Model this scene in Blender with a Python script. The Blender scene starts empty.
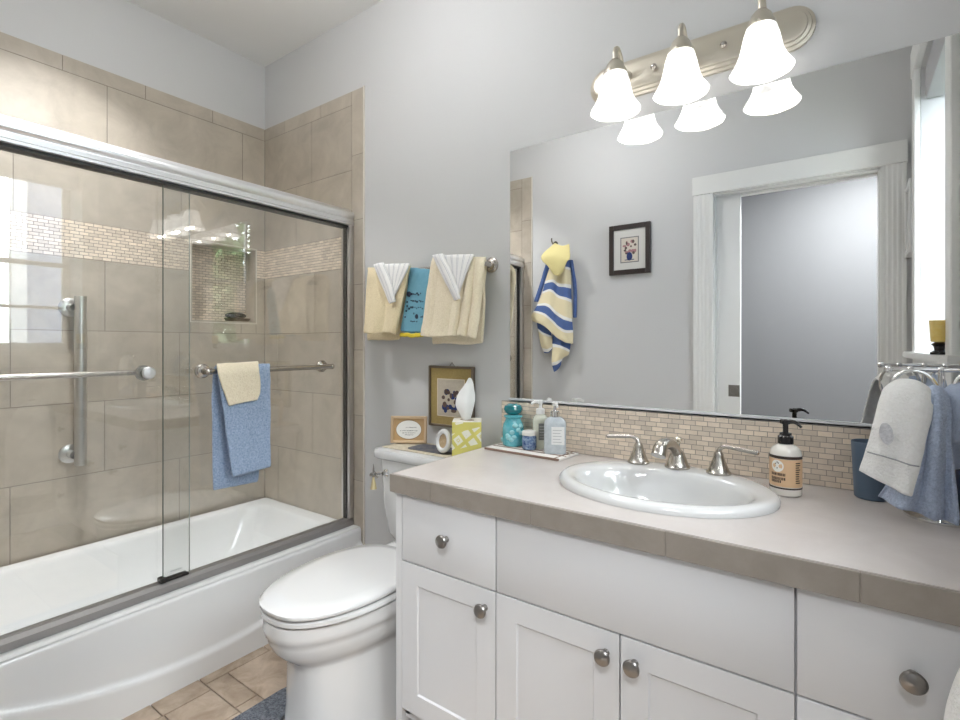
import bpy, bmesh, math, random
from mathutils import Vector, Matrix, noise
random.seed(7)
PI = math.pi
S = bpy.context.scene
C = S.collection

# ------------------------------------------------------------------ camera
F_PX, YAW, V0, CH, CD = 507.26, math.radians(35.7126), 344.77, 1.147, 1.58
cam_d = bpy.data.cameras.new('camera'); cam = bpy.data.objects.new('camera', cam_d); C.objects.link(cam)
cam.location = (0, -CD, CH); cam.rotation_euler = (PI/2, 0, YAW)
cam_d.sensor_width = 36; cam_d.lens = F_PX/960*36
cam_d.shift_y = -(360-V0)/960; cam_d.clip_start = .02
S.camera = cam
# ------------------------------------------------------------------ world, exposure
S.view_settings.view_transform = 'Standard'; S.view_settings.look = 'None'
S.view_settings.gamma = 1; S.view_settings.use_curve_mapping = False
S.view_settings.exposure = 0.47
W = bpy.data.worlds.new('sky'); S.world = W; W.use_nodes = True
bg = W.node_tree.nodes['Background']; bg.inputs[0].default_value = (.90, .95, 1, 1); bg.inputs[1].default_value = 13.0

def lamp(name, kind, loc, energy, rot=(0, 0, 0), color=(1, 1, 1), size=.1, size_y=None):
    l = bpy.data.lights.new(name, kind); l.energy = energy; l.color = color
    if kind == 'AREA':
        l.size = size
        if size_y: l.shape = 'RECTANGLE'; l.size_y = size_y
    elif kind == 'POINT': l.shadow_soft_size = size
    o = bpy.data.objects.new(name, l); o.location = loc; o.rotation_euler = rot; C.objects.link(o); return o
# daylight reaching in through the window, from the open sky outside it
wp_ = lamp('window_daylight', 'AREA', (.54, -.82, 1.71), 1, (0, math.radians(90), 0), (1, 1, 1), 1.2, .82); wp_.data.cycles.is_portal = True
# added hall fill light, no such lamp there, shining in through the doorway
lamp('hall_fill_light', 'AREA', (.30, -2.10, 2.46), 70, (0, 0, 0), (.96, .98, 1), .7, .5)
# bulb power, then the added globe and shower fills (fixtures built further down)
BULB_W, GLOBE_FILL, SHOWER_FILL_W = .3, 13.5, 8.0

# ------------------------------------------------------------------ helpers
fw = Vector((-math.sin(YAW), math.cos(YAW), 0)); rt = Vector((math.cos(YAW), math.sin(YAW), 0)); up = Vector((0, 0, 1))
CAM = Vector((0, -CD, CH))
def ray(u, v): return fw*F_PX + rt*(u-480) - up*(v-V0)
def at_x(u, v, x): d = ray(u, v); return CAM + d*((x-CAM.x)/d.x)
def at_y(u, v, y): d = ray(u, v); return CAM + d*((y-CAM.y)/d.y)
def at_z(u, v, z): d = ray(u, v); return CAM + d*((z-CAM.z)/d.z)
def in_mirror(u, v, y):
    p = at_y(u, v, -y); return Vector((p.x, -p.y, p.z))

MATS = {}
def M(name, col, rough=.5, metal=0, mottle=None, bump=None, emit=0, coat=0, island=0, spec=.5, sheen=0):
    """procedural principled material; mottle=(scale, colour2, amount), bump=(scale, strength)"""
    if name in MATS: return MATS[name]
    m = bpy.data.materials.new(name); m.use_nodes = True; MATS[name] = m
    nt = m.node_tree; N = nt.nodes; L = nt.links; b = N['Principled BSDF']
    b.inputs['Base Color'].default_value = (*col, 1); b.inputs['Roughness'].default_value = rough
    b.inputs['Metallic'].default_value = metal; b.inputs['Specular IOR Level'].default_value = spec
    b.inputs['Coat Weight'].default_value = coat; b.inputs['Coat Roughness'].default_value = .05
    if sheen: b.inputs['Sheen Weight'].default_value = sheen
    tc = N.new('ShaderNodeTexCoord'); last = None
    if mottle:
        sc, c2, amt = mottle
        n = N.new('ShaderNodeTexNoise'); n.inputs['Scale'].default_value = sc; n.inputs['Detail'].default_value = 6; n.inputs['Roughness'].default_value = .62
        n.inputs['Distortion'].default_value = .5
        L.new(tc.outputs['Object'], n.inputs['Vector'])
        r = N.new('ShaderNodeMapRange'); r.inputs[1].default_value = .35; r.inputs[2].default_value = .68; r.inputs[4].default_value = amt
        L.new(n.outputs[0], r.inputs[0])
        mx = N.new('ShaderNodeMix'); mx.data_type = 'RGBA'; mx.inputs['A'].default_value = (*col, 1); mx.inputs['B'].default_value = (*c2, 1)
        L.new(r.outputs[0], mx.inputs['Factor']); last = mx.outputs['Result']
    if island:
        g = N.new('ShaderNodeNewGeometry'); r = N.new('ShaderNodeMapRange'); r.inputs[3].default_value = 1-island; r.inputs[4].default_value = 1+island
        L.new(g.outputs['Random Per Island'], r.inputs[0])
        h = N.new('ShaderNodeHueSaturation'); h.inputs['Color'].default_value = (*col, 1)
        if last: L.new(last, h.inputs['Color'])
        L.new(r.outputs[0], h.inputs['Value']); last = h.outputs[0]
    if last: L.new(last, b.inputs['Base Color'])
    if bump:
        n = N.new('ShaderNodeTexNoise'); n.inputs['Scale'].default_value = bump[0]; n.inputs['Detail'].default_value = 3
        L.new(tc.outputs['Object'], n.inputs['Vector'])
        bp = N.new('ShaderNodeBump'); bp.inputs['Strength'].default_value = bump[1]; bp.inputs['Distance'].default_value = bump[2] if len(bump) > 2 else .002
        L.new(n.outputs[0], bp.inputs['Height']); L.new(bp.outputs[0], b.inputs['Normal'])
    if emit:
        b.inputs['Emission Color'].default_value = (*col, 1); b.inputs['Emission Strength'].default_value = emit
    return m

def glass_mat(name, tint, ior=1.5, clear=.0):
    m = bpy.data.materials.new(name); m.use_nodes = True; MATS[name] = m
    nt = m.node_tree; N = nt.nodes; L = nt.links; N.clear()
    o = N.new('ShaderNodeOutputMaterial'); mx = N.new('ShaderNodeMixShader'); t = N.new('ShaderNodeBsdfTransparent'); g = N.new('ShaderNodeBsdfGlossy')
    f = N.new('ShaderNodeFresnel'); ge = N.new('ShaderNodeNewGeometry'); mi = N.new('ShaderNodeMix')
    mi.inputs['A'].default_value = ior; mi.inputs['B'].default_value = 1/ior; L.new(ge.outputs['Backfacing'], mi.inputs['Factor']); L.new(mi.outputs['Result'], f.inputs[0])
    t.inputs[0].default_value = (*tint, 1); g.inputs['Roughness'].default_value = 0
    L.new(f.outputs[0], mx.inputs[0]); L.new(t.outputs[0], mx.inputs[1]); L.new(g.outputs[0], mx.inputs[2]); L.new(mx.outputs[0], o.inputs[0]); return m

def stripes_mat(name, stops, axis, period, rough=.9, bump=True):
    """cloth woven in bands: stops = [(position 0..1, colour)] repeated along one object axis"""
    m = bpy.data.materials.new(name); m.use_nodes = True; MATS[name] = m
    nt = m.node_tree; N = nt.nodes; L = nt.links; b = N['Principled BSDF']; b.inputs['Roughness'].default_value = rough; b.inputs['Specular IOR Level'].default_value = .1
    tc = N.new('ShaderNodeUVMap'); sx = N.new('ShaderNodeSeparateXYZ'); L.new(tc.outputs[0], sx.inputs[0])
    d = N.new('ShaderNodeMath'); d.operation = 'DIVIDE'; d.inputs[1].default_value = period; L.new(sx.outputs[axis], d.inputs[0])
    fr = N.new('ShaderNodeMath'); fr.operation = 'FRACT'; L.new(d.outputs[0], fr.inputs[0])
    cr = N.new('ShaderNodeValToRGB'); cr.color_ramp.interpolation = 'CONSTANT'; L.new(fr.outputs[0], cr.inputs[0])
    e = cr.color_ramp.elements
    e[0].position = stops[0][0]; e[0].color = (*stops[0][1], 1); e[1].position = stops[1][0]; e[1].color = (*stops[1][1], 1)
    for p, c in stops[2:]: q = e.new(p); q.color = (*c, 1)
    L.new(cr.outputs[0], b.inputs['Base Color'])
    if bump:
        o = N.new('ShaderNodeTexCoord'); n = N.new('ShaderNodeTexNoise'); n.inputs['Scale'].default_value = 350; L.new(o.outputs['Object'], n.inputs[0])
        bp = N.new('ShaderNodeBump'); bp.inputs['Strength'].default_value = .5; bp.inputs['Distance'].default_value = .002; L.new(n.outputs[0], bp.inputs['Height']); L.new(bp.outputs[0], b.inputs['Normal'])
    return m

class B:
    """collects shapes in world coordinates, then links them as ONE mesh object"""
    def __init__(s): s.bm = bmesh.new(); s.uv = None; s.mats = []; s.mi = 0
    def faces(s, pts, faces, smooth=False):
        vs = [s.bm.verts.new(p) for p in pts]; out = []
        for f in faces:
            try: q = s.bm.faces.new([vs[i] for i in f]); q.smooth = smooth; q.material_index = s.mi; out.append(q)
            except ValueError: pass
        return vs
    def box(s, x0, x1, y0, y1, z0, z1, bev=0, seg=2, mtx=None):
        t = bmesh.new(); bmesh.ops.create_cube(t, size=1)
        for v in t.verts: v.co = Vector(((x0+x1)/2+v.co.x*(x1-x0), (y0+y1)/2+v.co.y*(y1-y0), (z0+z1)/2+v.co.z*(z1-z0)))
        if bev: bmesh.ops.bevel(t, geom=list(t.edges), offset=bev, segments=seg, affect='EDGES', profile=.5)
        s.merge(t, mtx, bev > 0); return s
    def merge(s, t, mtx=None, smooth=False):
        if mtx is not None: t.transform(mtx)
        mp = {v: s.bm.verts.new(v.co) for v in t.verts}
        for f in t.faces:
            q = s.bm.faces.new([mp[v] for v in f.verts]); q.smooth = smooth; q.material_index = s.mi
        t.free()
    def loft(s, rings, cap=True, smooth=True, closed=True):
        n = len(rings[0]); pts = [p for r in rings for p in r]; fs = []
        for i in range(len(rings)-1):
            for j in range(n if closed else n-1):
                k = (j+1) % n; fs.append((i*n+j, i*n+k, (i+1)*n+k, (i+1)*n+j))
        if cap: fs.append(tuple(range(n))[::-1]); fs.append(tuple((len(rings)-1)*n+j for j in range(n)))
        s.faces(pts, fs, smooth); return s
    def lathe(s, prof, c, seg=32, axis='Z', sx=1, sy=1, mtx=None, cap=False):
        rings = []
        for r, h in prof:
            ring = []
            for j in range(seg):
                a = 2*PI*j/seg; x, y = r*math.cos(a)*sx, r*math.sin(a)*sy
                p = Vector((x, y, h)) if axis == 'Z' else Vector((x, -h, y)) if axis == 'Y' else Vector((h, x, y))
                if mtx is not None: p = mtx @ p
                ring.append(Vector(c)+p)
            rings.append(ring)
        s.loft(rings, cap=cap); return s
    def tube(s, path, r, seg=12, cap=True):
        path = [Vector(p) for p in path]; n = len(path); rs = r if isinstance(r, (list, tuple)) else [r]*n
        rings = []; prev = None
        for i, p in enumerate(path):
            t = (path[min(i+1, n-1)]-path[max(i-1, 0)]).normalized()
            if prev is None:
                a = Vector((0, 0, 1)) if abs(t.z) < .9 else Vector((1, 0, 0)); u = t.cross(a).normalized()
            else: u = (prev-t*prev.dot(t)).normalized()
            prev = u; w = t.cross(u)
            rings.append([p+(u*math.cos(2*PI*j/seg)+w*math.sin(2*PI*j/seg))*rs[i] for j in range(seg)])
        s.loft(rings, cap=cap); return s
    def sphere(s, c, r, sc=(1, 1, 1), seg=20):
        t = bmesh.new(); bmesh.ops.create_uvsphere(t, u_segments=seg, v_segments=seg//2+2, radius=r)
        for v in t.verts: v.co = Vector((c[0]+v.co.x*sc[0], c[1]+v.co.y*sc[1], c[2]+v.co.z*sc[2]))
        s.merge(t, None, True); return s
    def prism(s, poly, z0, z1, mtx=None, bev=0):
        """poly in xy, extruded z0..z1"""
        t = bmesh.new(); n = len(poly)
        a = [t.verts.new((p[0], p[1], z0)) for p in poly]; b = [t.verts.new((p[0], p[1], z1)) for p in poly]
        t.faces.new(a[::-1]); t.faces.new(b)
        for i in range(n): k = (i+1) % n; t.faces.new((a[i], a[k], b[k], b[i]))
        if bev: bmesh.ops.bevel(t, geom=[e for e in t.edges if abs(e.verts[0].co.z-e.verts[1].co.z) < 1e-6], offset=bev, segments=2, affect='EDGES')
        s.merge(t, mtx, False); return s
    def build(s, name, mat, parent=None, at=None, label=None, cat=None, group=None, kind=None, mods=(), sharp=35):
        bm = s.bm; bmesh.ops.recalc_face_normals(bm, faces=list(bm.faces))
        o0 = Vector(parent['_o']) if parent is not None else Vector(at) if at is not None else Vector((0, 0, 0))
        for v in bm.verts: v.co -= o0
        me = bpy.data.meshes.new(name); bm.to_mesh(me); bm.free()
        for mm in (mat if isinstance(mat, (list, tuple)) else [mat]): me.materials.append(mm)
        o = bpy.data.objects.new(name, me); C.objects.link(o)
        if any(p.use_smooth for p in me.polygons): me.set_sharp_from_angle(angle=math.radians(sharp))
        if parent is not None: o.parent = parent; o['_o'] = list(o0)
        else: o.location = o0; o['_o'] = list(o0)
        tag(o, label, cat, group, kind)
        for k, kw in mods:
            q = o.modifiers.new(k.lower(), k)
            for a, b in kw.items(): setattr(q, a, b)
        return o
def tag(o, label=None, cat=None, group=None, kind=None):
    if label: o['label'] = label
    if cat: o['category'] = cat
    if group: o['group'] = group
    if kind: o['kind'] = kind
def thing(name, loc, label, cat, group=None):
    o = bpy.data.objects.new(name, None); C.objects.link(o); o.location = loc; o.empty_display_size = .05; o['_o'] = list(loc); tag(o, label, cat, group); return o
def struct(name, b, mat): return b.build(name, mat, kind='structure')
def rrect(cx, cy, hx, hy, r, z, n=8):
    out = []
    for (sx, sy, a0) in ((1, 1, 0), (-1, 1, 90), (-1, -1, 180), (1, -1, 270)):
        for k in range(n+1):
            a = math.radians(a0+90*k/n); out.append(Vector((cx+sx*(hx-r)+r*math.cos(a), cy+sy*(hy-r)+r*math.sin(a), z)))
    return out
def catmull(pts, n):
    pts = [Vector(p) for p in pts]; m = len(pts); out = []
    for i in range(m-1):
        p1, p2 = pts[i], pts[i+1]; p0 = pts[i-1] if i else p1*2-p2; p3 = pts[i+2] if i+2 < m else p2*2-p1
        for k in range(n):
            t = k/n; out.append(.5*((2*p1)+(p2-p0)*t+(2*p0-5*p1+4*p2-p3)*t*t+(3*p1-p0-3*p2+p3)*t**3))
    out.append(pts[-1]); return out
def sheet(rows, name, mat, parent=None, nu=5, nv=5, thick=.006, fuzz=.0012, **kw):
    """cloth: rows of control points -> smooth surface with thickness, uv in metres"""
    g = [catmull(r, nu) for r in rows]; cols = [catmull([r[j] for r in g], nv) for j in range(len(g[0]))]
    nr, nc = len(cols[0]), len(cols); b = B(); bm = b.bm; uvl = bm.loops.layers.uv.new('uv')
    P = [[cols[j][i] for j in range(nc)] for i in range(nr)]
    V = [[0]*nc for _ in range(nr)]; UV = {}
    su = [0.0]
    for i in range(1, nr): su.append(su[-1]+(P[i][nc//2]-P[i-1][nc//2]).length)
    mid = nr//2; sv = [0.0]
    for j in range(1, nc): sv.append(sv[-1]+(P[mid][j]-P[mid][j-1]).length)
    for i in range(nr):
        for j in range(nc):
            p = P[i][j]; q = p+Vector((noise.noise(p*45), noise.noise(p*45+Vector((9, 2, 4))), noise.noise(p*45+Vector((3, 7, 1)))))*fuzz+Vector((noise.noise(p*14), noise.noise(p*14+Vector((5, 1, 8))), 0))*fuzz*2
            V[i][j] = bm.verts.new(q); UV[V[i][j]] = (sv[j], su[i])
    for i in range(nr-1):
        for j in range(nc-1):
            f = bm.faces.new((V[i][j], V[i][j+1], V[i+1][j+1], V[i+1][j])); f.smooth = True
            for l in f.loops: l[uvl].uv = UV[l.vert]
    return b.build(name, mat, parent, mods=[('SOLIDIFY', dict(thickness=thick, offset=0)), ('SUBSURF', dict(levels=1, render_levels=1))], sharp=180, **kw)

# ------------------------------------------------------------------ materials
paint = M('wall_paint', (.63, .63, .632), .55, bump=(90, .08))
ceil_m = M('ceiling_paint', (.80, .795, .785), .7)
white = M('white_trim', (.80, .80, .78), .35)
cab = M('cabinet_paint', (.66, .663, .675), .38)
tile = M('stone_tile', (.54, .48, .40), .28, mottle=(7, (.42, .37, .305), .95), island=.06)
tilefl = M('floor_stone', (.37, .275, .195), .35, mottle=(13, (.60, .485, .38), .95), island=.08)
grout = M('grout', (.27, .235, .20), .8)
mos = M('mosaic_stone', (.82, .71, .585), .25, mottle=(40, (.72, .61, .50), .6), island=.14)
mgrout = M('mosaic_grout', (.36, .30, .25), .8)
countm = M('counter_tile', (.60, .555, .53), .28, mottle=(9, (.53, .48, .455), .8))
edgem = M('counter_edge_tile', (.31, .275, .24), .3, mottle=(14, (.25, .22, .19), .8), island=.05)
porc = M('porcelain', (.66, .66, .656), .08, coat=.5)
tubm = M('tub_enamel', (.88, .885, .885), .12, coat=.4)
nick = M('brushed_nickel', (.50, .47, .43), .25, 1)
nickd = M('pewter', (.30, .285, .27), .30, 1)
alum = M('polished_aluminium', (.84, .84, .85), .30, 1)
alumd = M('track_aluminium', (.36, .345, .335), .5, .8)
black = M('black_rubber_and_gap', (.015, .015, .016), .5)
blackp = M('black_plastic', (.02, .018, .018), .25)
satin = M('satin_nickel_plate', (.66, .61, .52), .35, .85)
cream = M('cream_terry', (.93, .80, .55), .95, mottle=(190, (.78, .65, .41), .8), bump=(230, 1, .004), spec=.1, sheen=.2)
cream2 = M('pale_cream_terry', (.96, .86, .67), .95, mottle=(190, (.82, .71, .52), .8), bump=(230, 1, .004), spec=.1, sheen=.2)
yell = M('yellow_terry', (.80, .70, .34), .95, bump=(420, .8, .003), spec=.1)
blue = M('blue_terry', (.46, .57, .75), .95, mottle=(170, (.19, .28, .46), .85), bump=(230, 1, .004), spec=.1, sheen=.3)
greyblue = M('grey_blue_terry', (.52, .60, .76), .95, mottle=(190, (.33, .40, .55), .85), bump=(230, 1, .004), spec=.1, sheen=.3)
whitet = M('white_cotton', (.92, .915, .90), .95, mottle=(150, (.84, .83, .81), .7), bump=(230, .9, .003), spec=.1, sheen=.2)
tealt = M('teal_cotton', (.17, .39, .51), .9, mottle=(40, (.23, .46, .58), .5), bump=(300, .4), spec=.1)
ink = M('dark_ink', (.02, .03, .06), .8)
mirror_m = M('mirror_silver', (.90, .905, .90), .0, 1)
sg = glass_mat('shower_glass', (.985, .99, .985), 1.75)
wg = glass_mat('window_glass', (.97, .98, .98), 1.5)
shade_m = M('alabaster_shade', (1, .985, .96), .3, mottle=(14, (.86, .86, .88), .8), emit=0)

# ------------------------------------------------------------------ the room
WT = .26
XL, XR, YF, ZC = -2.595, .258, -1.55, 2.68
b = B(); b.box(XL-.1, XR+.1, YF-.0, .1, -.06, 0); struct('floor', b, grout)
b = B(); b.box(XL-.1, XR+WT, YF-.12, .1, ZC, ZC+.08); struct('ceiling', b, ceil_m)
b = B(); b.box(XL-.1, XR+WT, 0, .1, 0, ZC); struct('wall_back', b, paint)
NY0, NY1, NZ0, NZ1 = -.395, -.058, 1.262, 1.66      # the niche in the tiled wall
b = B(); b.box(XL-.1, XL, YF-.12, NY0, 0, ZC); b.box(XL-.1, XL, NY1, 0, 0, ZC); b.box(XL-.1, XL, NY0, NY1, 0, NZ0); b.box(XL-.1, XL, NY0, NY1, NZ1, ZC); b.box(XL-.1, XL-.095, NY0, NY1, NZ0, NZ1)
struct('wall_left', b, paint)
WY0, WY1, WZ0, WZ1 = -1.22, -.415, 1.10, 2.30        # window opening
b = B(); b.box(XR, XR+WT, YF-.12, WY0, 0, ZC); b.box(XR, XR+WT, WY1, 0, 0, ZC); b.box(XR, XR+WT, WY0, WY1, 0, WZ0); b.box(XR, XR+WT, WY0, WY1, WZ1, ZC)
struct('wall_right', b, paint)
DX0, DX1, DZ = -.605, .141, 2.005                   # doorway with a pocket door
b = B(); b.box(XL, DX0, YF-.03, YF, 0, ZC); b.box(XL, DX0, YF-.12, YF-.09, 0, ZC); b.box(DX1, XR, YF-.12, YF, 0, ZC); b.box(DX0, DX1, YF-.12, YF, DZ, ZC)
struct('wall_front', b, paint)
# hall beyond the doorway
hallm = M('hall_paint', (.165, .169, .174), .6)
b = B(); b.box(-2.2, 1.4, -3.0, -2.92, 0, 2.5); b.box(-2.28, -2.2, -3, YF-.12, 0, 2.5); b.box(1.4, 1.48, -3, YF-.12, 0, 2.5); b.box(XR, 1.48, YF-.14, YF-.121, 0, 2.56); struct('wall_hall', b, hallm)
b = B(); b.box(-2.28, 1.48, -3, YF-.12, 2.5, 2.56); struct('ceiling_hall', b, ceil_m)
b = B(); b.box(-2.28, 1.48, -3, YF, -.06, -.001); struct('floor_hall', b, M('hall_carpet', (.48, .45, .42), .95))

# floor tiles, laid in a mixed size pattern
b = B(); g = .0018
def ftile(x0, x1, y0, y1): b.box(x0+g, x1-g, y0+g, y1-g, 0, .006, .0012, 1)
ftile(-1.83, -1.702, -1.19, -.884); ftile(-1.83, -1.702, -.884, -.735); ftile(-1.702, -1.5, -1.19, -.88); ftile(-1.702, -1.53, -.88, -.735)
ftile(-1.83, -1.744, -.735, -.50); ftile(-1.744, -1.555, -.735, -.66); ftile(-1.744, -1.44, -.66, -.355); ftile(-1.555, -1.44, -.735, -.66); ftile(-1.53, -1.38, -.88, -.735)
ftile(-1.83, -1.744, -.50, -.2); ftile(-1.744, -1.44, -.355, -.05); ftile(-1.83, -1.744, -.2, 0); ftile(-1.744, -1.44, -.05, 0); ftile(-1.83, -1.5, -1.55, -1.19)
for i, (x0, x1) in enumerate(((-1.5, -1.195), (-1.195, -.89), (-.89, -.585), (-.585, -.28), (-.28, .025), (.025, .258))):
    for (y0, y1) in ((-1.55, -1.19), (-1.19, -.88)): ftile(x0, x1, y0, y1)
    if i: ftile(x0, x1, -.88, -.58)
ftile(-1.38, -1.195, -.88, -.735); ftile(-1.44, -1.195, -.735, -.355); ftile(-1.44, -1.195, -.355, 0); ftile(-1.195, -1.04, -.58, -.28); ftile(-1.195, -1.04, -.28, 0)
ft = struct('floor_tile', b, tilefl); ft.parent = bpy.data.objects['floor']

# tiled shower surround: 12x24 stone in running bond, mosaic band, cap row
def clip(rects, hole):
    out = []
    for (a0, a1, c0, c1) in rects:
        h0, h1, k0, k1 = hole
        if a1 <= h0 or a0 >= h1 or c1 <= k0 or c0 >= k1: out.append((a0, a1, c0, c1)); continue
        if a0 < h0: out.append((a0, h0, c0, c1))
        if a1 > h1: out.append((h1, a1, c0, c1))
        m0, m1 = max(a0, h0), min(a1, h1)
        if c0 < k0: out.append((m0, m1, c0, k0))
        if c1 > k1: out.append((m0, m1, k1, c1))
    return out
def course(a_min, a_max, z0, z1, joint, pitch):
    k = math.floor((a_min-joint)/pitch); a = joint+k*pitch; out = []
    while a < a_max:
        x0, x1 = max(a, a_min), min(a+pitch, a_max)
        if x1-x0 > .004: out.append((x0, x1, z0, z1))
        a += pitch
    return out
ZR = [.30, .604, .906, 1.206, 1.508]
def surround(a_min, a_max, joints, hole=None):
    r = []
    for i in range(4): r += course(a_min, a_max, ZR[i], ZR[i+1], joints[i], .607)
    r += course(a_min, a_max, 1.66, 1.962, joints[4], .607) + course(a_min, a_max, 1.962, 2.265, joints[5], .607)
    r += course(a_min, a_max, 2.265, 2.330, joints[6], .302)
    m = []
    for i in range(11): m += course(a_min, a_max, 1.508+i*.01382, 1.508+(i+1)*.01382, (i % 2)*.0165+(i*7 % 3)*.002, .033)
    if hole: r = clip(r, hole); m = clip(m, hole)
    return r, m
def clad(rects, plane, face, out, bb, gap):
    """plane 'x' or 'y'; the tile face sits at `face`; out = +1/-1 into the room"""
    for (a0, a1, c0, c1) in rects:
        if a1-a0 < 2.5*gap or c1-c0 < 2.5*gap: continue
        f0, f1 = sorted((face, face-out*.005))
        if plane == 'x': bb.box(f0, f1, a0+gap, a1-gap, c0+gap, c1-gap)
        else: bb.box(a0+gap, a1-gap, f0, f1, c0+gap, c1-gap)
TL = -2.587
walls = bpy.data.objects
r, m = surround(YF+.008, -.007, [-1.055, -.75, -1.054, -.749, -1.046, -.741, -.895], (NY0, NY1, NZ0, NZ1))
b = B(); clad(r, 'x', TL, 1, b, .0015); o = struct('tile_cladding', b, tile); o.parent = walls['wall_left']
b = B(); clad(m, 'x', TL+.001, 1, b, .0012); o = struct('mosaic_band', b, mos); o.parent = walls['wall_left']
b = B()
for q in clip([(YF, 0, .28, 2.328)], (NY0, NY1, NZ0, NZ1)): b.box(XL, TL-.0015, q[0], q[1], q[2], q[3])
o = struct('grout_bed', b, grout); o.parent = walls['wall_left']
# niche lining
b = B(); d0 = XL-.09
b.box(d0, TL, NY0, NY0+.006, NZ0, NZ1); b.box(d0, TL, NY1-.006, NY1, NZ0, NZ1); b.box(d0, TL, NY0, NY1, NZ0, NZ0+.008); b.box(d0, TL, NY0, NY1, NZ1-.006, NZ1)
o = struct('niche_lining', b, tile); o.parent = walls['wall_left']
b = B(); mm = []
for i in range(29): mm += course(NY0+.006, NY1-.006, NZ0+.008+i*.01338, NZ0+.008+(i+1)*.01338, (i % 2)*.0165, .033)
clad(mm, 'x', d0+.006, 1, b, .0012); o = struct('niche_mosaic', b, mos); o.parent = walls['wall_left']
b = B(); b.box(d0-.004, d0+.003, NY0, NY1, NZ0, NZ1); o = struct('niche_grout', b, mgrout); o.parent = walls['wall_left']
b = B(); e = .004
for q in ((NY0-e, NY0, NZ0-e, NZ1+e), (NY1, NY1+e, NZ0-e, NZ1+e), (NY0, NY1, NZ0-e, NZ0), (NY0, NY1, NZ1, NZ1+e)): b.box(TL-.003, TL+.0015, q[0], q[1], q[2], q[3])
o = struct('niche_edging', b, M('pale_edging', (.74, .70, .63), .3)); o.parent = walls['wall_left']
# end walls
TX = -1.790
for wname, face, out, ya, yb in (('wall_back', -.007, -1, -.0055, 0), ('wall_front', YF+.007, 1, YF, YF+.0055)):
    r, m = surround(TL, -1.868, [-2.459, -2.161, -2.464, -2.145, -2.30, -2.17, -2.40])
    r += [(-1.868, TX, z0, z1) for z0, z1 in ((0.02, .215), (.215, .52), (.52, .821), (.821, 1.123), (1.123, 1.426), (1.426, 1.726), (1.726, 2.027), (2.027, 2.33))]
    b = B(); clad(r, 'y', face, out, b, .0015); o = struct('tile_cladding', b, tile); o.parent = walls[wname]
    b = B(); clad(m, 'y', face+out*.001, out, b, .0012); o = struct('mosaic_band', b, mos); o.parent = walls[wname]
    b = B(); b.box(TL, TX-.002, ya, yb, .02, 2.328); o = struct('grout_bed', b, grout); o.parent = walls[wname]
    b = B(); f0, f1 = sorted((face-out*.007, face+out*.0005)); b.box(TX, TX+.006, f0, f1, .02, 2.333); o = struct('tile_edging', b, M('pale_edging', (0, 0, 0))); o.parent = walls[wname]

# window on the right wall
def casing(b, plane_x, out, y0, y1, z0, z1): b.box(plane_x-.018, plane_x, y0, y1, z0, z1, .002, 1)
b = B()
b.box(XR-.022, XR, WY0-.09, WY0, WZ0, WZ1+.09, .003, 1); b.box(XR-.022, XR, WY1, WY1+.09, WZ0, WZ1+.09, .003, 1); b.box(XR-.026, XR, WY0-.10, WY1+.10, WZ1, WZ1+.11, .003, 1)
struct('trim_1', b, white)
b = B(); b.prism([(XR+.235, WY0), (XR, WY0), (XR, WY0-.15), (XR-.035, WY0-.15), (XR-.05, WY0-.13), (XR-.05, WY1+.13), (XR-.035, WY1+.15), (XR, WY1+.15), (XR, WY1), (XR+.235, WY1)], WZ0-.008, WZ0+.018, bev=.004)
b.box(XR-.02, XR, WY0-.09, WY1+.09, WZ0-.09, WZ0-.008, .003, 1)
struct('trim_2', b, white)
b = B(); fx0, fx1 = XR+.20, XR+.235
for q in ((WY0, WY0+.04, WZ0+.018, WZ1), (WY1-.04, WY1, WZ0+.018, WZ1), (WY0, WY1, WZ0+.018, WZ0+.06), (WY0, WY1, WZ1-.05, WZ1), (WY0, WY1, 1.66, 1.69)): b.box(fx0, fx1, q[0], q[1], q[2], q[3], .002, 1)
ym = (WY0+WY1)/2
b.box(fx0+.008, fx1-.008, ym-.011, ym+.011, WZ0+.05, WZ1); b.box(fx0+.008, fx1-.008, WY0, WY1, 1.38, 1.40)
wn = struct('window_1', b, white)
b = B(); b.box(fx0+.015, fx0+.019, WY0+.03, WY1-.03, WZ0+.05, WZ1-.04); o = struct('window_pane', b, wg); o.parent = wn
b = B(); b.box(XR+.012, XR+.09, WY0+.012, WY1-.006, WZ1-.14, WZ1-.006, .008, 2); o = b.build('shade_cassette', M('grey_shade', (.42, .42, .44), .6), at=(XR+.03, ym, WZ1-.10), label='grey roller shade cassette fitted under the head of the window', cat='window shade')

# doorway casings (fluted) and the pocket door
def fluted(b, x0, x1, y, z0, z1):
    n = 4; w = (x1-x0)
    prof = [(x0, 0), (x0, .018)]
    for k in range(n):
        c = x0+w*(.2+.2*k); prof += [(c-.007, .018), (c-.003, .0165), (c+.003, .0165), (c+.007, .018)]
    prof += [(x1, .018), (x1, 0)]
    b.prism([(p[0], y+p[1]) for p in prof], z0, z1)
b = B(); fluted(b, DX0-.105, DX0, YF, 0, DZ); struct('trim_3', b, white)
b = B(); fluted(b, DX1, DX1+.095, YF, 0, DZ); struct('trim_4', b, white)
b = B(); b.box(DX0-.11, DX1+.10, YF, YF+.024, DZ, DZ+.105, .002, 1); struct('trim_5', b, white)
b = B(); b.box(DX0, DX0+.006, YF-.12, YF-.085, 0, DZ); b.box(DX0, DX0+.006, YF-.035, YF, 0, DZ); b.box(DX1-.008, DX1, YF-.12, YF, 0, DZ); b.box(DX0, DX1, YF-.12, YF-.085, DZ-.01, DZ); b.box(DX0, DX1, YF-.035, YF, DZ-.01, DZ); struct('trim_6', b, white)
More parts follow.
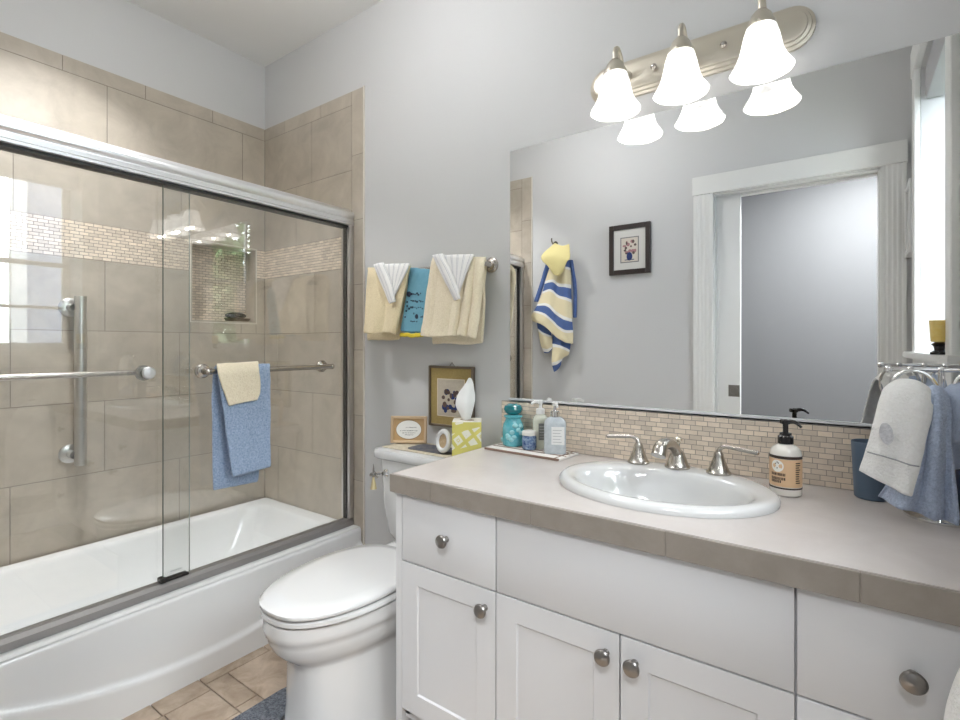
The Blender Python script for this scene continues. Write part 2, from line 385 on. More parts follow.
b = B(); dy0, dy1 = YF-.078, YF-.042; b.box(-1.35, -.475, dy0, dy1, .008, DZ-.004, .002, 1)
for z0, z1 in ((.2, .95), (1.1, 1.88)): b.box(-1.22, -.585, dy1-.001, dy1+.003, z0, z1, .002, 1)
dr = struct('door_1', b, white)
b = B(); b.box(-.535, -.478, dy1-.002, dy1+.003, .855, .92, .001, 1); b.lathe([(0, 0), (.019, 0), (.019, -.004), (.023, -.004), (.023, 0)], (-.5065, dy1+.004, .8875), 20, 'Y'); o = struct('flush_pull', b, nickd); o.parent = dr
b = B(); b.box(-1.78, -1.04, -.014, 0, .006, .10, .003, 1); struct('baseboard_back', b, white)
b = B(); b.box(TX+.01, DX0-.106, YF, YF+.014, .006, .12, .003, 1); struct('baseboard_front', b, white)
b = B(); b.box(XR-.014, XR, YF, -.56, .006, .12, .003, 1); struct('baseboard_right', b, white)

# ------------------------------------------------------------------ bathtub
t = thing('bathtub', (-2.19, -.775, 0), 'white alcove bathtub with a curved apron below the sliding glass doors', 'bathtub')
AX = -1.787; RZ = .312; cx, cy = (TL+AX)/2, YF/2; hx, hy = (AX-TL)/2-.0015, -YF/2-.010
b = B(); R_ = []
icx = (TL+.055-1.93)/2; ihx = (-1.93-TL-.055)/2
R_.append(rrect(cx, cy, hx-.014, hy, .004, RZ, 10))
R_.append(rrect(icx, cy, ihx, hy-.06, .10, RZ-.001, 10)); R_.append(rrect(icx, cy, ihx-.008, hy-.07, .10, RZ-.006, 10)); R_.append(rrect(icx, cy, ihx-.014, hy-.08, .10, RZ-.02, 10))
for f, z in ((.25, .22), (.55, .14), (.8, .09), (.95, .07)): R_.append(rrect(icx, cy, ihx-.014-.07*f, hy-.08-.15*f, .11, z, 10))
R_.append(rrect(icx, cy, ihx-.13, hy-.30, .08, .064, 10))
b.loft(R_, cap=False); b.faces(R_[-1], [tuple(range(len(R_[-1])))])
b.build('basin', tubm, t, sharp=60)
b = B(); ny, rows = 120, []
def curve_z(y): return .083+.34*(y+.69)**2
zs = [i/60*(RZ-.016) for i in range(61)]
for k in range(ny+1):
    y = YF+.010+(-YF-.020)*k/ny; row = []
    for z in zs:
        s_ = max(0, min(1, (z-curve_z(y))/.022+.5)); s_ = s_*s_*(3-2*s_)
        row.append(Vector((AX-.013*s_, y, z)))
    for a in range(1, 7):
        q = a/6*PI/2; row.append(Vector((AX-.013-.016*(1-math.cos(q)), y, RZ-.016+.016*math.sin(q))))
    row.append(Vector((AX-.045, y, RZ+.0005)))
    rows.append(row)
b.loft(rows, cap=False, closed=False); b.build('apron', tubm, t, sharp=60)
b = B(); b.lathe([(0, .003), (.03, .003), (.034, 0)], (icx, -1.2, .066), 20); b.build('drain', nick, t)

# ------------------------------------------------------------------ sliding shower door
t = thing('shower_door', (-1.88, -.775, RZ), 'framed sliding glass shower door standing on the bathtub rim', 'shower door')
y0, y1 = YF+.011, -.010
b = B(); prof = [(-1.912, RZ+.001), (-1.912, .330), (-1.905, .330), (-1.905, .322), (-1.898, .322), (-1.898, .342), (-1.886, .342), (-1.886, .324), (-1.876, .324), (-1.876, .345), (-1.862, .345), (-1.851, .334), (-1.849, RZ+.001)]
b.loft([[Vector((p[0], y, p[1])) for p in prof] for y in (y0, y1)], smooth=False); b.build('bottom_track', alumd, t)
b = B(); prof = [(-1.912, 1.700), (-1.912, 1.765), (-1.900, 1.776), (-1.872, 1.776), (-1.868, 1.770)]
for k in range(9): a = PI/2-PI*k/8*.80; prof.append((-1.866+.020*math.cos(a), 1.746+.020*math.sin(a)))
prof += [(-1.850, 1.724), (-1.850, 1.716), (-1.846, 1.715), (-1.846, 1.709), (-1.850, 1.708), (-1.850, 1.700), (-1.856, 1.697), (-1.90, 1.697)]
b.loft([[Vector((p[0], y, p[1])) for p in prof] for y in (y0, y1)]); b.build('header_rail', alum, t, sharp=25)
for ya, yb in ((-.034, -.008), (y0-.002, y0+.026)):
    b = B(); b.box(-1.910, -1.852, ya, yb, .345, 1.70, .003, 2); b.build('wall_jamb', M('jamb_aluminium', (.62, .60, .585), .3, .9), t)
    b = B(); yy = (ya-.005, ya) if ya > -1 else (yb, yb+.005); b.box(-1.890, -1.868, yy[0], yy[1], .345, 1.70); b.build('jamb_gasket', black, t)
b = B(); b.box(-1.905, -1.857, y0+.03, -.036, 1.688, 1.6965); b.build('header_gap_shade', black, t)  # black strip painting the shaded gap between header and glass
PXO, PXI = -1.868, -1.892
p = B(); p.box(PXO-.003, PXO+.003, -.814, -.040, .332, 1.687); po = p.build('glass_panel', sg, t, label='outer clear glass panel')
p = B(); p.box(PXI-.003, PXI+.003, YF+.04, -.719, .328, 1.687); pi_ = p.build('glass_panel', sg, t, label='inner clear glass panel')
ge = M('glass_edge', (.10, .13, .11), .1)
b = B(); b.box(PXO-.0031, PXO+.0031, -.8152, -.8139, .332, 1.687); b.build('pane_edge', ge, po)
b = B(); b.box(PXI-.0031, PXI+.0031, -.7192, -.7180, .332, 1.687); b.build('pane_edge', M('glass_edge_pale', (.32, .36, .33), .1), pi_)
b = B(); b.box(-1.885, -1.856, -.822, -.735, .346, .354, .002, 1); b.box(-1.885, -1.853, -.826, -.808, .346, .362, .002, 1); b.build('bottom_guide', blackp, t)
b = B()
for k in range(5): b.box(PXO+.0031, PXO+.0034, -.792+k*.0075, -.787+k*.0075, .372, .377)
b.build('etched_mark', M('etch_grey', (.35, .37, .37), .6), po)
def towel_rail(x, ya, yb, zb, posts, wallside, parent, ext=.02):
    b = B(); b.tube([(x, ya-ext, zb), (x, yb+ext, zb)], .0095, 16)
    for yy in (ya-ext, yb+ext): b.sphere((x, yy, zb), .0115)
    o = b.build('towel_rail', nick, parent)
    for yy in posts:
        b = B(); s_ = 1 if x > wallside else -1
        b.lathe([(0, 0), (.026, 0), (.026, .004), (.021, .009), (.021, .013), (.012, .018), (.0105, abs(x-wallside))], (wallside, yy, zb), 24, 'X', mtx=Matrix.Diagonal((s_, 1, 1)).to_3x3()); b.build('rail_post', nick, o)
towel_rail(-1.800, -.686, -.185, 1.053, (-.688, -.178), PXO+.0032, po, .012)
towel_rail(-1.945, -1.42, -.86, 1.053, (-1.42, -.862), PXI-.0032, pi_, .0)
b = B(); b.lathe([(0, 0), (.021, 0), (.021, .005), (.017, .009), (0, .010)], (PXI+.0032, -.850, 1.053), 24, 'X'); b.build('bolt_cap', alum, pi_)

# grab bar, niche things
t = thing('grab_bar', (-2.57, -.872, 1.0), 'vertical satin steel grab bar on the tiled wall inside the shower', 'grab bar')
b = B(); b.tube([(-2.535, -.850, .655), (-2.535, -.850, 1.345)], .021, 20); b.build('bar', M('satin_steel', (.66, .66, .65), .3, 1), t)
for z in (.70, 1.30):
    b = B(); b.lathe([(0, 0), (.038, 0), (.038, .006), (.033, .009), (.015, .010), (.013, .05)], (TL+.001, -.872, z), 24, 'X'); b.build('flange', M('satin_steel', (0, 0, 0)), t)
t = thing('soap_dish', (-2.63, -.135, NZ0+.008), 'brown soap dish with a black scrubber lying in the tiled niche', 'soap dish')
b = B(); b.loft([rrect(-2.635, -.135, .03, .055, .02, NZ0+.0085), rrect(-2.635, -.135, .038, .063, .022, NZ0+.026)]); b.build('dish', M('brown_dish', (.12, .075, .04), .4), t)
b = B(); b.sphere((-2.635, -.145, NZ0+.040), .03, (1, 1.9, .6)); b.build('scrubber', blackp, t)

# ------------------------------------------------------------------ vanity
VX0, VX1, VF = -1.037, .257, -.548
t = thing('vanity_cabinet', (-.39, -.27, 0), 'white bathroom vanity cabinet with shaker doors and plain drawer fronts', 'cabinet')
b = B(); kx = .018
b.box(VX0, -1.0145, -.5465, -.005, .006, .7305); b.box(VX1-kx, VX1, -.530, -.005, .006, .7305); b.box(VX0+kx, VX1-kx, -.022, -.005, .10, .7305); b.box(VX0+kx, VX1-kx, -.53, -.022, .10, .118); b.box(VX0+kx, VX1-kx, -.47, -.455, .006, .10)
for xa, xb in ((VX0, -1.0), (-.714, -.674), (-.09, -.05), (.225, VX1)): b.box(xa+.001, xb, -.530, -.512, .10, .7305)
b.box(VX0+.02, VX1-.02, -.529, -.513, .69, .7303); b.box(VX0+.02, VX1-.02, -.529, -.513, .525, .56); b.box(VX0+.02, VX1-.02, -.5295, -.513, .09, .13); b.box(-.40, -.365, -.529, -.513, .12, .55)
for xs in (-.69, -.07): b.box(xs-.008, xs+.008, -.51, -.024, .12, .7)
b.build('body', cab, t)
def knob(x, z, parent):
    b = B(); b.lathe([(0, 0), (.008, 0), (.0075, .004), (.0055, .008), (.0058, .013), (.011, .017), (.0165, .020), (.0175, .024), (.0155, .028), (.009, .031), (0, .032)], (x, VF, z), 24, 'Y'); b.build('knob', nickd, parent)
def slab(name, x0, x1, z0, z1):
    b = B(); b.box(x0, x1, VF, -.5305, z0, z1, .0018, 2); return b.build(name, cab, t)
def shaker(x0, x1, z0, z1):
    s_ = .056; b = B(); d = .0045
    for q in ((x0, x0+s_, z0, z1), (x1-s_, x1, z0, z1), (x0+s_, x1-s_, z0, z0+s_), (x0+s_, x1-s_, z1-s_, z1)): b.box(q[0], q[1], VF, -.5305, q[2], q[3])
    b.box(x0+s_, x1-s_, VF+d, -.5305, z0+s_, z1-s_)
    e = .004                                   # small chamfer round the recessed panel
    a = [(x0+s_, z0+s_), (x1-s_, z0+s_), (x1-s_, z1-s_), (x0+s_, z1-s_)]; c = [(x0+s_+e, z0+s_+e), (x1-s_-e, z0+s_+e), (x1-s_-e, z1-s_-e), (x0+s_+e, z1-s_-e)]
    pts = [Vector((q[0], VF, q[1])) for q in a]+[Vector((q[0], VF+d-.0002, q[1])) for q in c]
    b.faces(pts, [(i, (i+1) % 4, 4+(i+1) % 4, 4+i) for i in range(4)])
    return b.build('door', cab, t)
ga = .0018
d = slab('drawer', -1.012, -.694-ga, .5425, .7275); knob(-.850, .636, d)
slab('false_front', -.694+ga, -.069-ga, .5425, .7275)
d = slab('drawer', -.069+ga, .246, .5425, .7275); knob(.085, .634, d)
d = slab('drawer', -.069+ga, .246, .345, .5390); knob(.088, .442, d)
d = slab('drawer', -.069+ga, .246, .125, .3415); knob(.088, .233, d)
d = shaker(-1.012, -.694-ga, .125, .5390); knob(-.726, .494, d)
d = shaker(-.694+ga, -.3815-ga, .125, .5390); knob(-.412, .493, d)
d = shaker(-.3815+ga, -.069-ga, .125, .5390); knob(-.350, .493, d)

# countertop with the opening for the basin
CT, CB, CXL, CYF = .7825, .7312, -1.049, -.5618
SX, SY, SA, SB = -.381, -.262, .264, .214            # oval basin
t = thing('countertop', (-.39, -.28, CB), 'pale beige stone tile countertop with a darker tiled front edge', 'countertop')
b = B(); n = 96; x0, x1, yA, yB = CXL+.008, .257, CYF+.008, -.0005
inner, outer = [], []
for k in range(n):
    a = 2*PI*k/n; dx, dy = math.cos(a), math.sin(a); inner.append((SX+dx*(SA-.035), SY+dy*(SB-.035)))
    tt = min([((x1 if dx > 0 else x0)-SX)/dx if abs(dx) > 1e-9 else 9, ((yB if dy > 0 else yA)-SY)/dy if abs(dy) > 1e-9 else 9]); outer.append((SX+dx*tt, SY+dy*tt))
for (cxx, cyy) in ((x0, yA), (x1, yA), (x0, yB), (x1, yB)):
    k = min(range(n), key=lambda i: (outer[i][0]-cxx)**2+(outer[i][1]-cyy)**2); outer[k] = (cxx, cyy)
pts = [Vector((*p, CT)) for p in inner]+[Vector((*p, CT)) for p in outer]+[Vector((*p, CB)) for p in inner]+[Vector((*p, CB)) for p in outer]; fs = []
for k in range(n):
    j = (k+1) % n; fs += [(k, j, n+j, n+k), (2*n+k, 3*n+k, 3*n+j, 2*n+j), (k, 2*n+k, 2*n+j, j), (n+k, n+j, 3*n+j, 3*n+k)]
b.faces(pts, fs); b.build('slab', countm, t)
b = B(); js = [CXL] + [at_y(u, 540, CYF).x for u in (430.3, 530.5, 665.3, 860.3)] + [.257]
for i in range(5): b.box(js[i]+.0008, js[i+1]-.0008, CYF, CYF+.009, CB, CT-.0012, .001, 1)
for ya, yb in ((CYF+.0096, -.30), (-.30, -.001)): b.box(CXL, CXL+.009, ya+.0006, yb-.0006, CB, CT-.0012, .001, 1)
b.build('edge_tile', edgem, t)
b = B(); b.box(CXL+.001, .257, CYF+.001, CYF+.008, CB+.001, CT-.002); b.box(CXL+.001, CXL+.0085, CYF+.006, -.001, CB+.001, CT-.002); b.build('edge_grout', M('edge_grout_grey', (.26, .23, .20), .8), t)

# mosaic backsplash
t = thing('backsplash', (-.39, -.004, CT), 'low backsplash of small beige brick mosaic behind the basin', 'backsplash')
b = B(); r = []
for i in range(11): r += course(-1.031, .256, CT+.001+i*.01415, CT+.001+(i+1)*.01415, -1.031+(i % 2)*.0165+(i*5 % 3)*.003, .033)
clad(r, 'y', -.0085, -1, b, .0008); b.build('mosaic', mos, t)
b = B(); b.box(-1.032, .257, -.0068, -.0003, CT+.0005, CT+.158); b.build('grout', mgrout, t)

# mirror
t = thing('wall_mirror', (-.37, -.004, .944), 'large frameless wall mirror above the vanity backsplash', 'mirror')
b = B(); b.box(-.996, .254, -.0065, -.0005, .946, 1.857, .001, 1); b.build('mirror_glass', mirror_m, t)
b = B(); b.box(-.997, .255, -.0105, -.0003, .941, .9455); b.box(-.997, .255, -.0105, -.0075, .9405, .953); b.build('bottom_channel', M('channel_silver', (.78, .79, .80), .5, .15), t)

# ------------------------------------------------------------------ basin
t = thing('sink_basin', (SX, SY, CT), 'white oval drop-in sink basin set into the countertop', 'sink')
def oval(a, bb, z, dy=0, n=72): return [Vector((SX+a*math.cos(2*PI*k/n), SY+dy+bb*math.sin(2*PI*k/n), z)) for k in range(n)]
b = B(); rim = []
for (o_, z) in ((0, CT+.0004), (.001, CT+.008), (-.002, CT+.014), (-.008, CT+.0185), (-.018, CT+.0205)): rim.append(oval(SA+o_, SB+o_, z))
rim.append(oval(.226, .160, CT+.0195, -.022)); rim.append(oval(.215, .150, CT+.015, -.025)); rim.append(oval(.205, .141, CT+.001, -.026))
for f, z in ((.94, -.03), (.85, -.065), (.70, -.095), (.48, -.115), (.20, -.122)): rim.append(oval(.205*f, .141*f, CT+z, -.026))
rim.append(oval(.022, .022, CT-.124, -.025))
b.loft(rim, cap=False); b.build('basin', porc, t, sharp=80)
b = B(); b.lathe([(0, .002), (.016, .002), (.024, .004), (.026, 0)], (SX, SY-.025, CT-.123), 24); b.build('drain', nick, t)

# faucet on the back ledge of the basin
FZ = CT+.0200; FY = -.098
t = thing('faucet', (-.382, FY, FZ), 'brushed nickel widespread faucet on the back ledge of the sink basin', 'faucet')
b = B(); bell = [(0, 0), (.031, 0), (.031, .004), (.027, .008), (.022, .020), (.016, .036), (.0125, .048), (.012, .052)]
b.lathe([(0, 0), (.034, 0), (.034, .004), (.030, .008), (.026, .020), (.021, .034), (.018, .042), (.010, .050), (0, .052)], (-.382, FY, FZ), 28)
path = catmull([(-.382, FY+.002, FZ+.030), (-.382, FY-.030, FZ+.060), (-.384, FY-.085, FZ+.080), (-.388, FY-.135, FZ+.080), (-.390, FY-.152, FZ+.058)], 6)
b.tube(path, [.0135+.0055*(i/(len(path)-1))**2 for i in range(len(path))], 20)
b.build('spout', nick, t)
b = B(); b.tube([(-.382, FY+.012, FZ+.035), (-.382, FY+.012, FZ+.070)], .004, 10); b.lathe([(0, 0), (.006, 0), (.006, .004), (.011, .010), (.011, .014), (.006, .018), (0, .019)], (-.382, FY+.012, FZ+.066), 18); b.build('lift_rod', M('polished_nickel', (.85, .80, .70), .12, 1), t)
for hx_, dirs in ((-.490, (-1, -.02)), (-.274, (1, -.10))):
    b = B(); b.lathe(bell+[(.009, .058), (0, .060)], (hx_, FY-.006, FZ), 28); h = b.build('handle', nick, t)
    b = B(); dv = Vector((dirs[0], dirs[1], 0)).normalized(); p0 = Vector((hx_, FY-.006, FZ+.052))
    path = catmull([p0, p0+Vector((0, 0, .014))+dv*.004, p0+Vector((0, 0, .022))+dv*.018, p0+Vector((0, 0, .020))+dv*.05, p0+Vector((0, 0, .016))+dv*.092], 5)
    b.tube(path, [.0085-.0035*min(1, i/6)+.0012*(i/(len(path)-1)) for i in range(len(path))], 14); b.sphere(path[-1], .0062); b.build('lever', nick, h)

# ------------------------------------------------------------------ vanity light
LX, LZ = -.370, 1.983
t = thing('vanity_light', (LX, 0, LZ), 'satin nickel wall light with three glowing bell shades above the mirror', 'wall light')
def stadium(hw, r, n=16):
    return [(LX+hw-r+r*math.cos(-PI/2+PI*k/n), LZ+r*math.sin(-PI/2+PI*k/n)) for k in range(n+1)]+[(LX-hw+r+r*math.cos(PI/2+PI*k/n), LZ+r*math.sin(PI/2+PI*k/n)) for k in range(n+1)]
b = B(); rings = []
for (hw, r, y) in ((.310, .058, -.0005), (.310, .058, -.010), (.303, .051, -.013), (.301, .049, -.018), (.294, .042, -.021), (.292, .040, -.026), (.286, .034, -.028)): rings.append([Vector((p[0], y, p[1])) for p in stadium(hw, r)])
b.loft(rings, cap=True); b.build('back_plate', satin, t, sharp=30)
for x in (-.466, -.274): b = B(); b.lathe([(0, 0), (.004, 0), (.004, .006), (.008, .008), (.009, .013), (.005, .018), (0, .019)], (x, -.027, LZ), 18, 'Y'); b.build('plate_finial', nick, t)
shade_emit = M('glowing_shade', (.75, .745, .735), .35)
nt = shade_emit.node_tree; N = nt.nodes; bs = N['Principled BSDF']; n1 = N.new('ShaderNodeTexNoise'); n1.inputs['Scale'].default_value = 22; n1.inputs['Detail'].default_value = 5; n1.inputs['Distortion'].default_value = 1.5
tc = N.new('ShaderNodeTexCoord'); nt.links.new(tc.outputs['Object'], n1.inputs[0]); mr = N.new('ShaderNodeMapRange'); mr.inputs[1].default_value = .35; mr.inputs[2].default_value = .6; mr.inputs[3].default_value = .42; mr.inputs[4].default_value = 1.15
nt.links.new(n1.outputs[0], mr.inputs[0]); nt.links.new(mr.outputs[0], bs.inputs['Emission Strength']); bs.inputs['Emission Color'].default_value = (1, .985, .96, 1)
bulb_m = M('lit_bulb', (1, .97, .92), .4, emit=3)
for sx in (-.555, -.368, -.172):
    yy = -.118
    b = B(); path = catmull([(sx, -.024, 1.983), (sx, -.052, 1.992), (sx, -.075, 2.020), (sx, -.100, 2.036), (sx, yy, 2.022), (sx, yy, 1.994)], 6); b.tube(path, .0075, 12)
    b.lathe([(0, 0), (.020, 0), (.018, .006), (.008, .010), (0, .011)], (sx, -.026, 1.983), 20, 'Y'); arm = b.build('arm', satin, t)
    b = B(); b.lathe([(.031, 1.948), (.034, 1.952), (.034, 1.958), (.030, 1.966), (.024, 1.982), (.014, 1.994), (0, 1.998)], (sx, yy, 0), 26)
    for k in range(3): a = 2*PI*k/3+.5; b.sphere((sx+.036*math.cos(a), yy+.036*math.sin(a), 1.954), .004, seg=8)
    b.build('socket_cup', satin, arm)
    b = B(); n = 48; rings = []
    for (r, z, wv) in ((.026, 1.957, 0), (.035, 1.950, 0), (.041, 1.930, 0), (.046, 1.906, 0), (.051, 1.885, 0), (.058, 1.868, .3), (.067, 1.853, .7), (.073, 1.843, 1), (.0715, 1.842, 1), (.065, 1.853, .7), (.056, 1.868, .3), (.049, 1.885, 0), (.044, 1.906, 0), (.039, 1.930, 0)):
        rings.append([Vector((sx+r*(1+.02*wv*math.cos(6*2*PI*k/n))*math.cos(2*PI*k/n), yy+r*(1+.02*wv*math.cos(6*2*PI*k/n))*math.sin(2*PI*k/n), z+.0012*wv*math.cos(6*2*PI*k/n))) for k in range(n)])
    b.loft(rings, cap=False); b.build('glass_shade', shade_emit, arm, sharp=80)
    b = B(); b.sphere((sx, yy, 1.896), .020, (1, 1, 1.4)); b.tube([(sx, yy, 1.915), (sx, yy, 1.955)], .013, 12); b.build('bulb', bulb_m, arm)
    lamp('bulb_light', 'POINT', (sx, yy, 1.850), BULB_W, color=(1, .965, .91), size=.012)

# added globe fill light over the middle of the room
t = thing('globe_fill_light', (-1.25, -.78, ZC), 'white globe on a short stem, added as fill light above the middle of the room', 'added fill light')
b = B(); b.lathe([(0, 0), (.065, 0), (.060, -.018), (.015, -.026), (.012, -.05), (.012, -.085), (.045, -.09), (.05, -.105), (0, -.105)], (-1.25, -.78, ZC-.0005), 32); b.build('stem', satin, t)
b = B(); b.sphere((-1.25, -.78, ZC-.235), .135, seg=32); b.build('globe', M('opal_globe', (.975, .985, 1), .4, emit=GLOBE_FILL), t)

# added recessed fill light, brightens the tiles and tub from the ceiling
t = thing('recessed_fill_light', (-2.12, -.95, ZC), 'small recessed fill light added over the bathtub', 'added fill light')
b = B(); b.lathe([(.050, 0), (.075, 0), (.075, -.006), (.052, -.006), (.050, 0)], (-2.12, -.95, ZC-.0005), 32); b.build('ring', white, t)
b = B(); b.lathe([(.0, -.002), (.052, -.002), (.052, -.004), (0, -.004)], (-2.12, -.95, ZC), 32); b.build('lens', M('lit_lens', (1, .98, .95), .4, emit=5), t)
lamp('shower_fill_light', 'AREA', (-2.12, -.95, ZC-.02), SHOWER_FILL_W, color=(.97, .985, 1), size=.10).data.spread = math.radians(100)

# ------------------------------------------------------------------ toilet
TXC = -1.264
t = thing('toilet', (TXC, -.42, 0), 'white two-piece toilet with closed lid between the bathtub and the vanity', 'toilet')
def egg(hw, yf, yb, z, n=48, p=2.25, cy=None):
    cy = cy if cy is not None else yb+(yf-yb)*.45; out = []
    for k in range(n):
        a = 2*PI*k/n; c, s_ = math.cos(a), math.sin(a); e = 2/p
        x = hw*math.copysign(abs(s_)**e, s_); ln = (yf-cy) if c > 0 else (yb-cy); pe = e if c < 0 else 1.0
        out.append(Vector((TXC+x, cy+ln*abs(c)**pe, z)))
    return out
b = B()
b.loft([egg(.162, -.730, -.16, .0065, p=3), egg(.162, -.730, -.16, .014, p=3), egg(.157, -.722, -.17, .035, p=3), egg(.153, -.717, -.18, .10, p=3), egg(.150, -.716, -.18, .17, p=3), egg(.148, -.718, -.18, .225, p=2.8), egg(.148, -.724, -.18, .246, p=2.6), egg(.151, -.736, -.17, .257),
        egg(.160, -.755, -.16, .272), egg(.170, -.774, -.15, .294), egg(.176, -.786, -.14, .322), egg(.177, -.789, -.14, .336), egg(.181, -.794, -.14, .341), egg(.183, -.797, -.14, .358), egg(.181, -.795, -.14, .384), egg(.175, -.78, -.145, .388)])
for s_ in (-1, 1):                                   # trapway relief on the sides
    path = catmull([(TXC+s_*.075, -.54, .20), (TXC+s_*.105, -.42, .235), (TXC+s_*.100, -.30, .19), (TXC+s_*.078, -.24, .09), (TXC+s_*.07, -.22, .03)], 6); b.tube(path, .042, 14)
b.build('bowl', porc, t, sharp=50)
b = B(); b.loft([egg(.176, -.788, -.30, .3905), egg(.183, -.799, -.295, .394), egg(.183, -.799, -.295, .404), egg(.178, -.792, -.30, .407)]); b.build('seat', porc, t, sharp=60)
b = B(); b.loft([egg(.174, -.793, -.292, .4105, p=2.5), egg(.180, -.800, -.288, .415, p=2.5), egg(.180, -.800, -.288, .424, p=2.5), egg(.171, -.785, -.295, .432, p=2.5), egg(.14, -.73, -.33, .4355), egg(.06, -.60, -.40, .4370)]); b.build('lid', porc, t, sharp=60)
for s_ in (-1, 1): b = B(); b.box(TXC+s_*.075-.022, TXC+s_*.075+.022, -.287, -.235, .388, .420, .008, 2); b.build('hinge', porc, t)
def trect(x0, x1, ya, yb, r, z, bow=0):
    out = rrect((x0+x1)/2, (ya+yb)/2, (x1-x0)/2, (yb-ya)/2, r, z, 6)
    for q in out:
        if q.y < (ya+yb)/2: q.y -= bow*(1-((q.x-TXC)/((x1-x0)/2))**2)
    return out
b = B(); b.loft([trect(-1.435, -1.100, -.175, -.03, .04, .385), trect(-1.455, -1.080, -.190, -.022, .035, .42), trect(-1.468, -1.068, -.200, -.018, .03, .52), trect(-1.478, -1.062, -.205, -.018, .028, .705, .01)]); b.build('tank', porc, t, sharp=50)
b = B(); b.loft([trect(-1.490, -1.060, -.212, -.014, .02, .7055, .012), trect(-1.498, -1.056, -.220, -.012, .022, .712, .012), trect(-1.500, -1.055, -.222, -.011, .024, .733, .012), trect(-1.496, -1.058, -.218, -.013, .024, .742, .012), trect(-1.470, -1.072, -.198, -.024, .03, .745, .010)]); b.build('tank_lid', porc, t, sharp=50)
b = B(); b.lathe([(0, 0), (.016, 0), (.015, .006), (.008, .010), (.007, .022)], (-1.43, -.204, .655), 18, 'Y'); b.tube([(-1.43, -.226, .655), (-1.452, -.229, .653), (-1.472, -.230, .650)], [.006, .005, .007], 10); b.build('flush_lever', M('chrome', (.8, .8, .8), .1, 1), t)
# ornament hanging from the flush lever
t = thing('hanging_ornament', (-1.466, -.238, .60), 'small silver and gold angel ornament hanging from the flush lever', 'ornament')
b = B(); b.tube([(-1.466, -.230, .657), (-1.466, -.240, .664), (-1.466, -.241, .690)], .0012, 6); b.lathe([(.0, 0), (.004, .004), (.003, .02), (.0, .04)], (-1.466, -.240, .652), 10); b.sphere((-1.466, -.240, .650), .006); b.build('figure', nickd, t)
b = B()
for s_ in (-1, 1): b.tube(catmull([(-1.466, -.2395, .642), (-1.466+s_*.012, -.2385, .650), (-1.466+s_*.022, -.2385, .640)], 4), [.005, .0052, .0055, .0058, .0055, .005, .0045, .0038, .002], 8)
b.build('wing', nick, t)
b = B(); b.lathe([(.003, .048), (.007, .030), (.012, .004), (.013, 0), (0, 0)], (-1.466, -.240, .595), 12); b.build('skirt', M('pale_gold', (.72, .62, .36), .35, .8), t)

# things on the toilet tank
TZ = .7455
t = thing('tank_runner', (-1.30, -.12, TZ), 'woven beige runner with a dark motif lying on the toilet tank', 'runner')
b = B(); b.box(-1.474, -1.075, -.190, -.030, TZ, TZ+.003, .0012, 1); b.build('cloth', M('woven_runner', (.62, .56, .44), .9, mottle=(60, (.42, .36, .26), .9), bump=(300, .5)), t)
b = B(); b.loft([rrect(-1.27, -.11, .105, .055, .03, TZ+.0031), rrect(-1.27, -.11, .105, .055, .03, TZ+.0042)]); b.build('motif', M('motif_dark', (.06, .07, .10), .9, mottle=(70, (.16, .15, .15), 1)), t)
TZ += .0045
def framed(name, w, h, dep, mtx, label, cat, fm, border, layers, group=None, back=True, lay=.003):
    """picture in its own plane: x across, z up, front towards -y"""
    o = mtx.translation; t = thing(name, tuple(o), label, cat, group)
    b = B(); bo = border
    for q in ((-w/2, -w/2+bo, 0, h), (w/2-bo, w/2, 0, h), (-w/2+bo, w/2-bo, 0, bo), (-w/2+bo, w/2-bo, h-bo, h)): b.box(q[0], q[1], -dep, 0, q[2], q[3], min(.002, bo/4), 1, mtx)
    b.build('frame', fm, t)
    b = B(); b.box(-w/2+bo*.5, w/2-bo*.5, -dep*.55, -.002, bo*.5, h-bo*.5, 0, 1, mtx); b.build('mount', layers[0][1], t)
    for i, (nm, mt, fn) in enumerate(layers[1:]):
        b = B(); fn(b, mtx, -dep*.55-.0004-(i+1)*lay*.12); b.build(nm, mt, t)
    return t
def frame_at(p, ang, tilt=0): return Matrix.Translation(p) @ Matrix.Rotation(ang, 4, 'Z') @ Matrix.Rotation(tilt, 4, 'X')
gold = M('gold_frame', (.52, .33, .15), .35, .5); linen = M('linen', (.55, .49, .40), .9, mottle=(120, (.48, .42, .34), .8)); goldmat = M('gold_mount', (.42, .31, .12), .7, mottle=(120, (.34, .25, .09), .8))
def disc(cx, cz, rx, rz, n=32):
    def f(b, m, y):
        b.prism([(cx+rx*math.cos(2*PI*k/n), cz+rz*math.sin(2*PI*k/n)) for k in range(n)], 0, .0006, m @ Matrix.Translation((0, y, 0)) @ Matrix.Rotation(PI/2, 4, 'X'))
    return f
def rect(x0, x1, z0, z1, d=.0006):
    def f(b, m, y): b.box(x0, x1, y-d, y, z0, z1, 0, 1, m)
    return f
def multi(*fs):
    def f(b, m, y):
        for q in fs: q(b, m, y)
    return f
def scribble(rows, x0, x1, seed, h=.004):
    rr = random.Random(seed); fs = []
    for z, a, c in rows:
        x = a
        while x < c:
            w = rr.uniform(.002, .006); fs.append(rect(x, min(c, x+w), z-h*rr.uniform(.2, .5), z+h*rr.uniform(.1, .5), .0004)); x += w+rr.uniform(.001, .003)
    return multi(*fs)
pl = at_z(391, 443, TZ); pr = at_z(427, 443.5, TZ); pr.y = min(pr.y, -.035); mid = (pl+pr)/2; w = (pr-pl).length; ang = math.atan2(pr.y-pl.y, pr.x-pl.x)
hh = .108
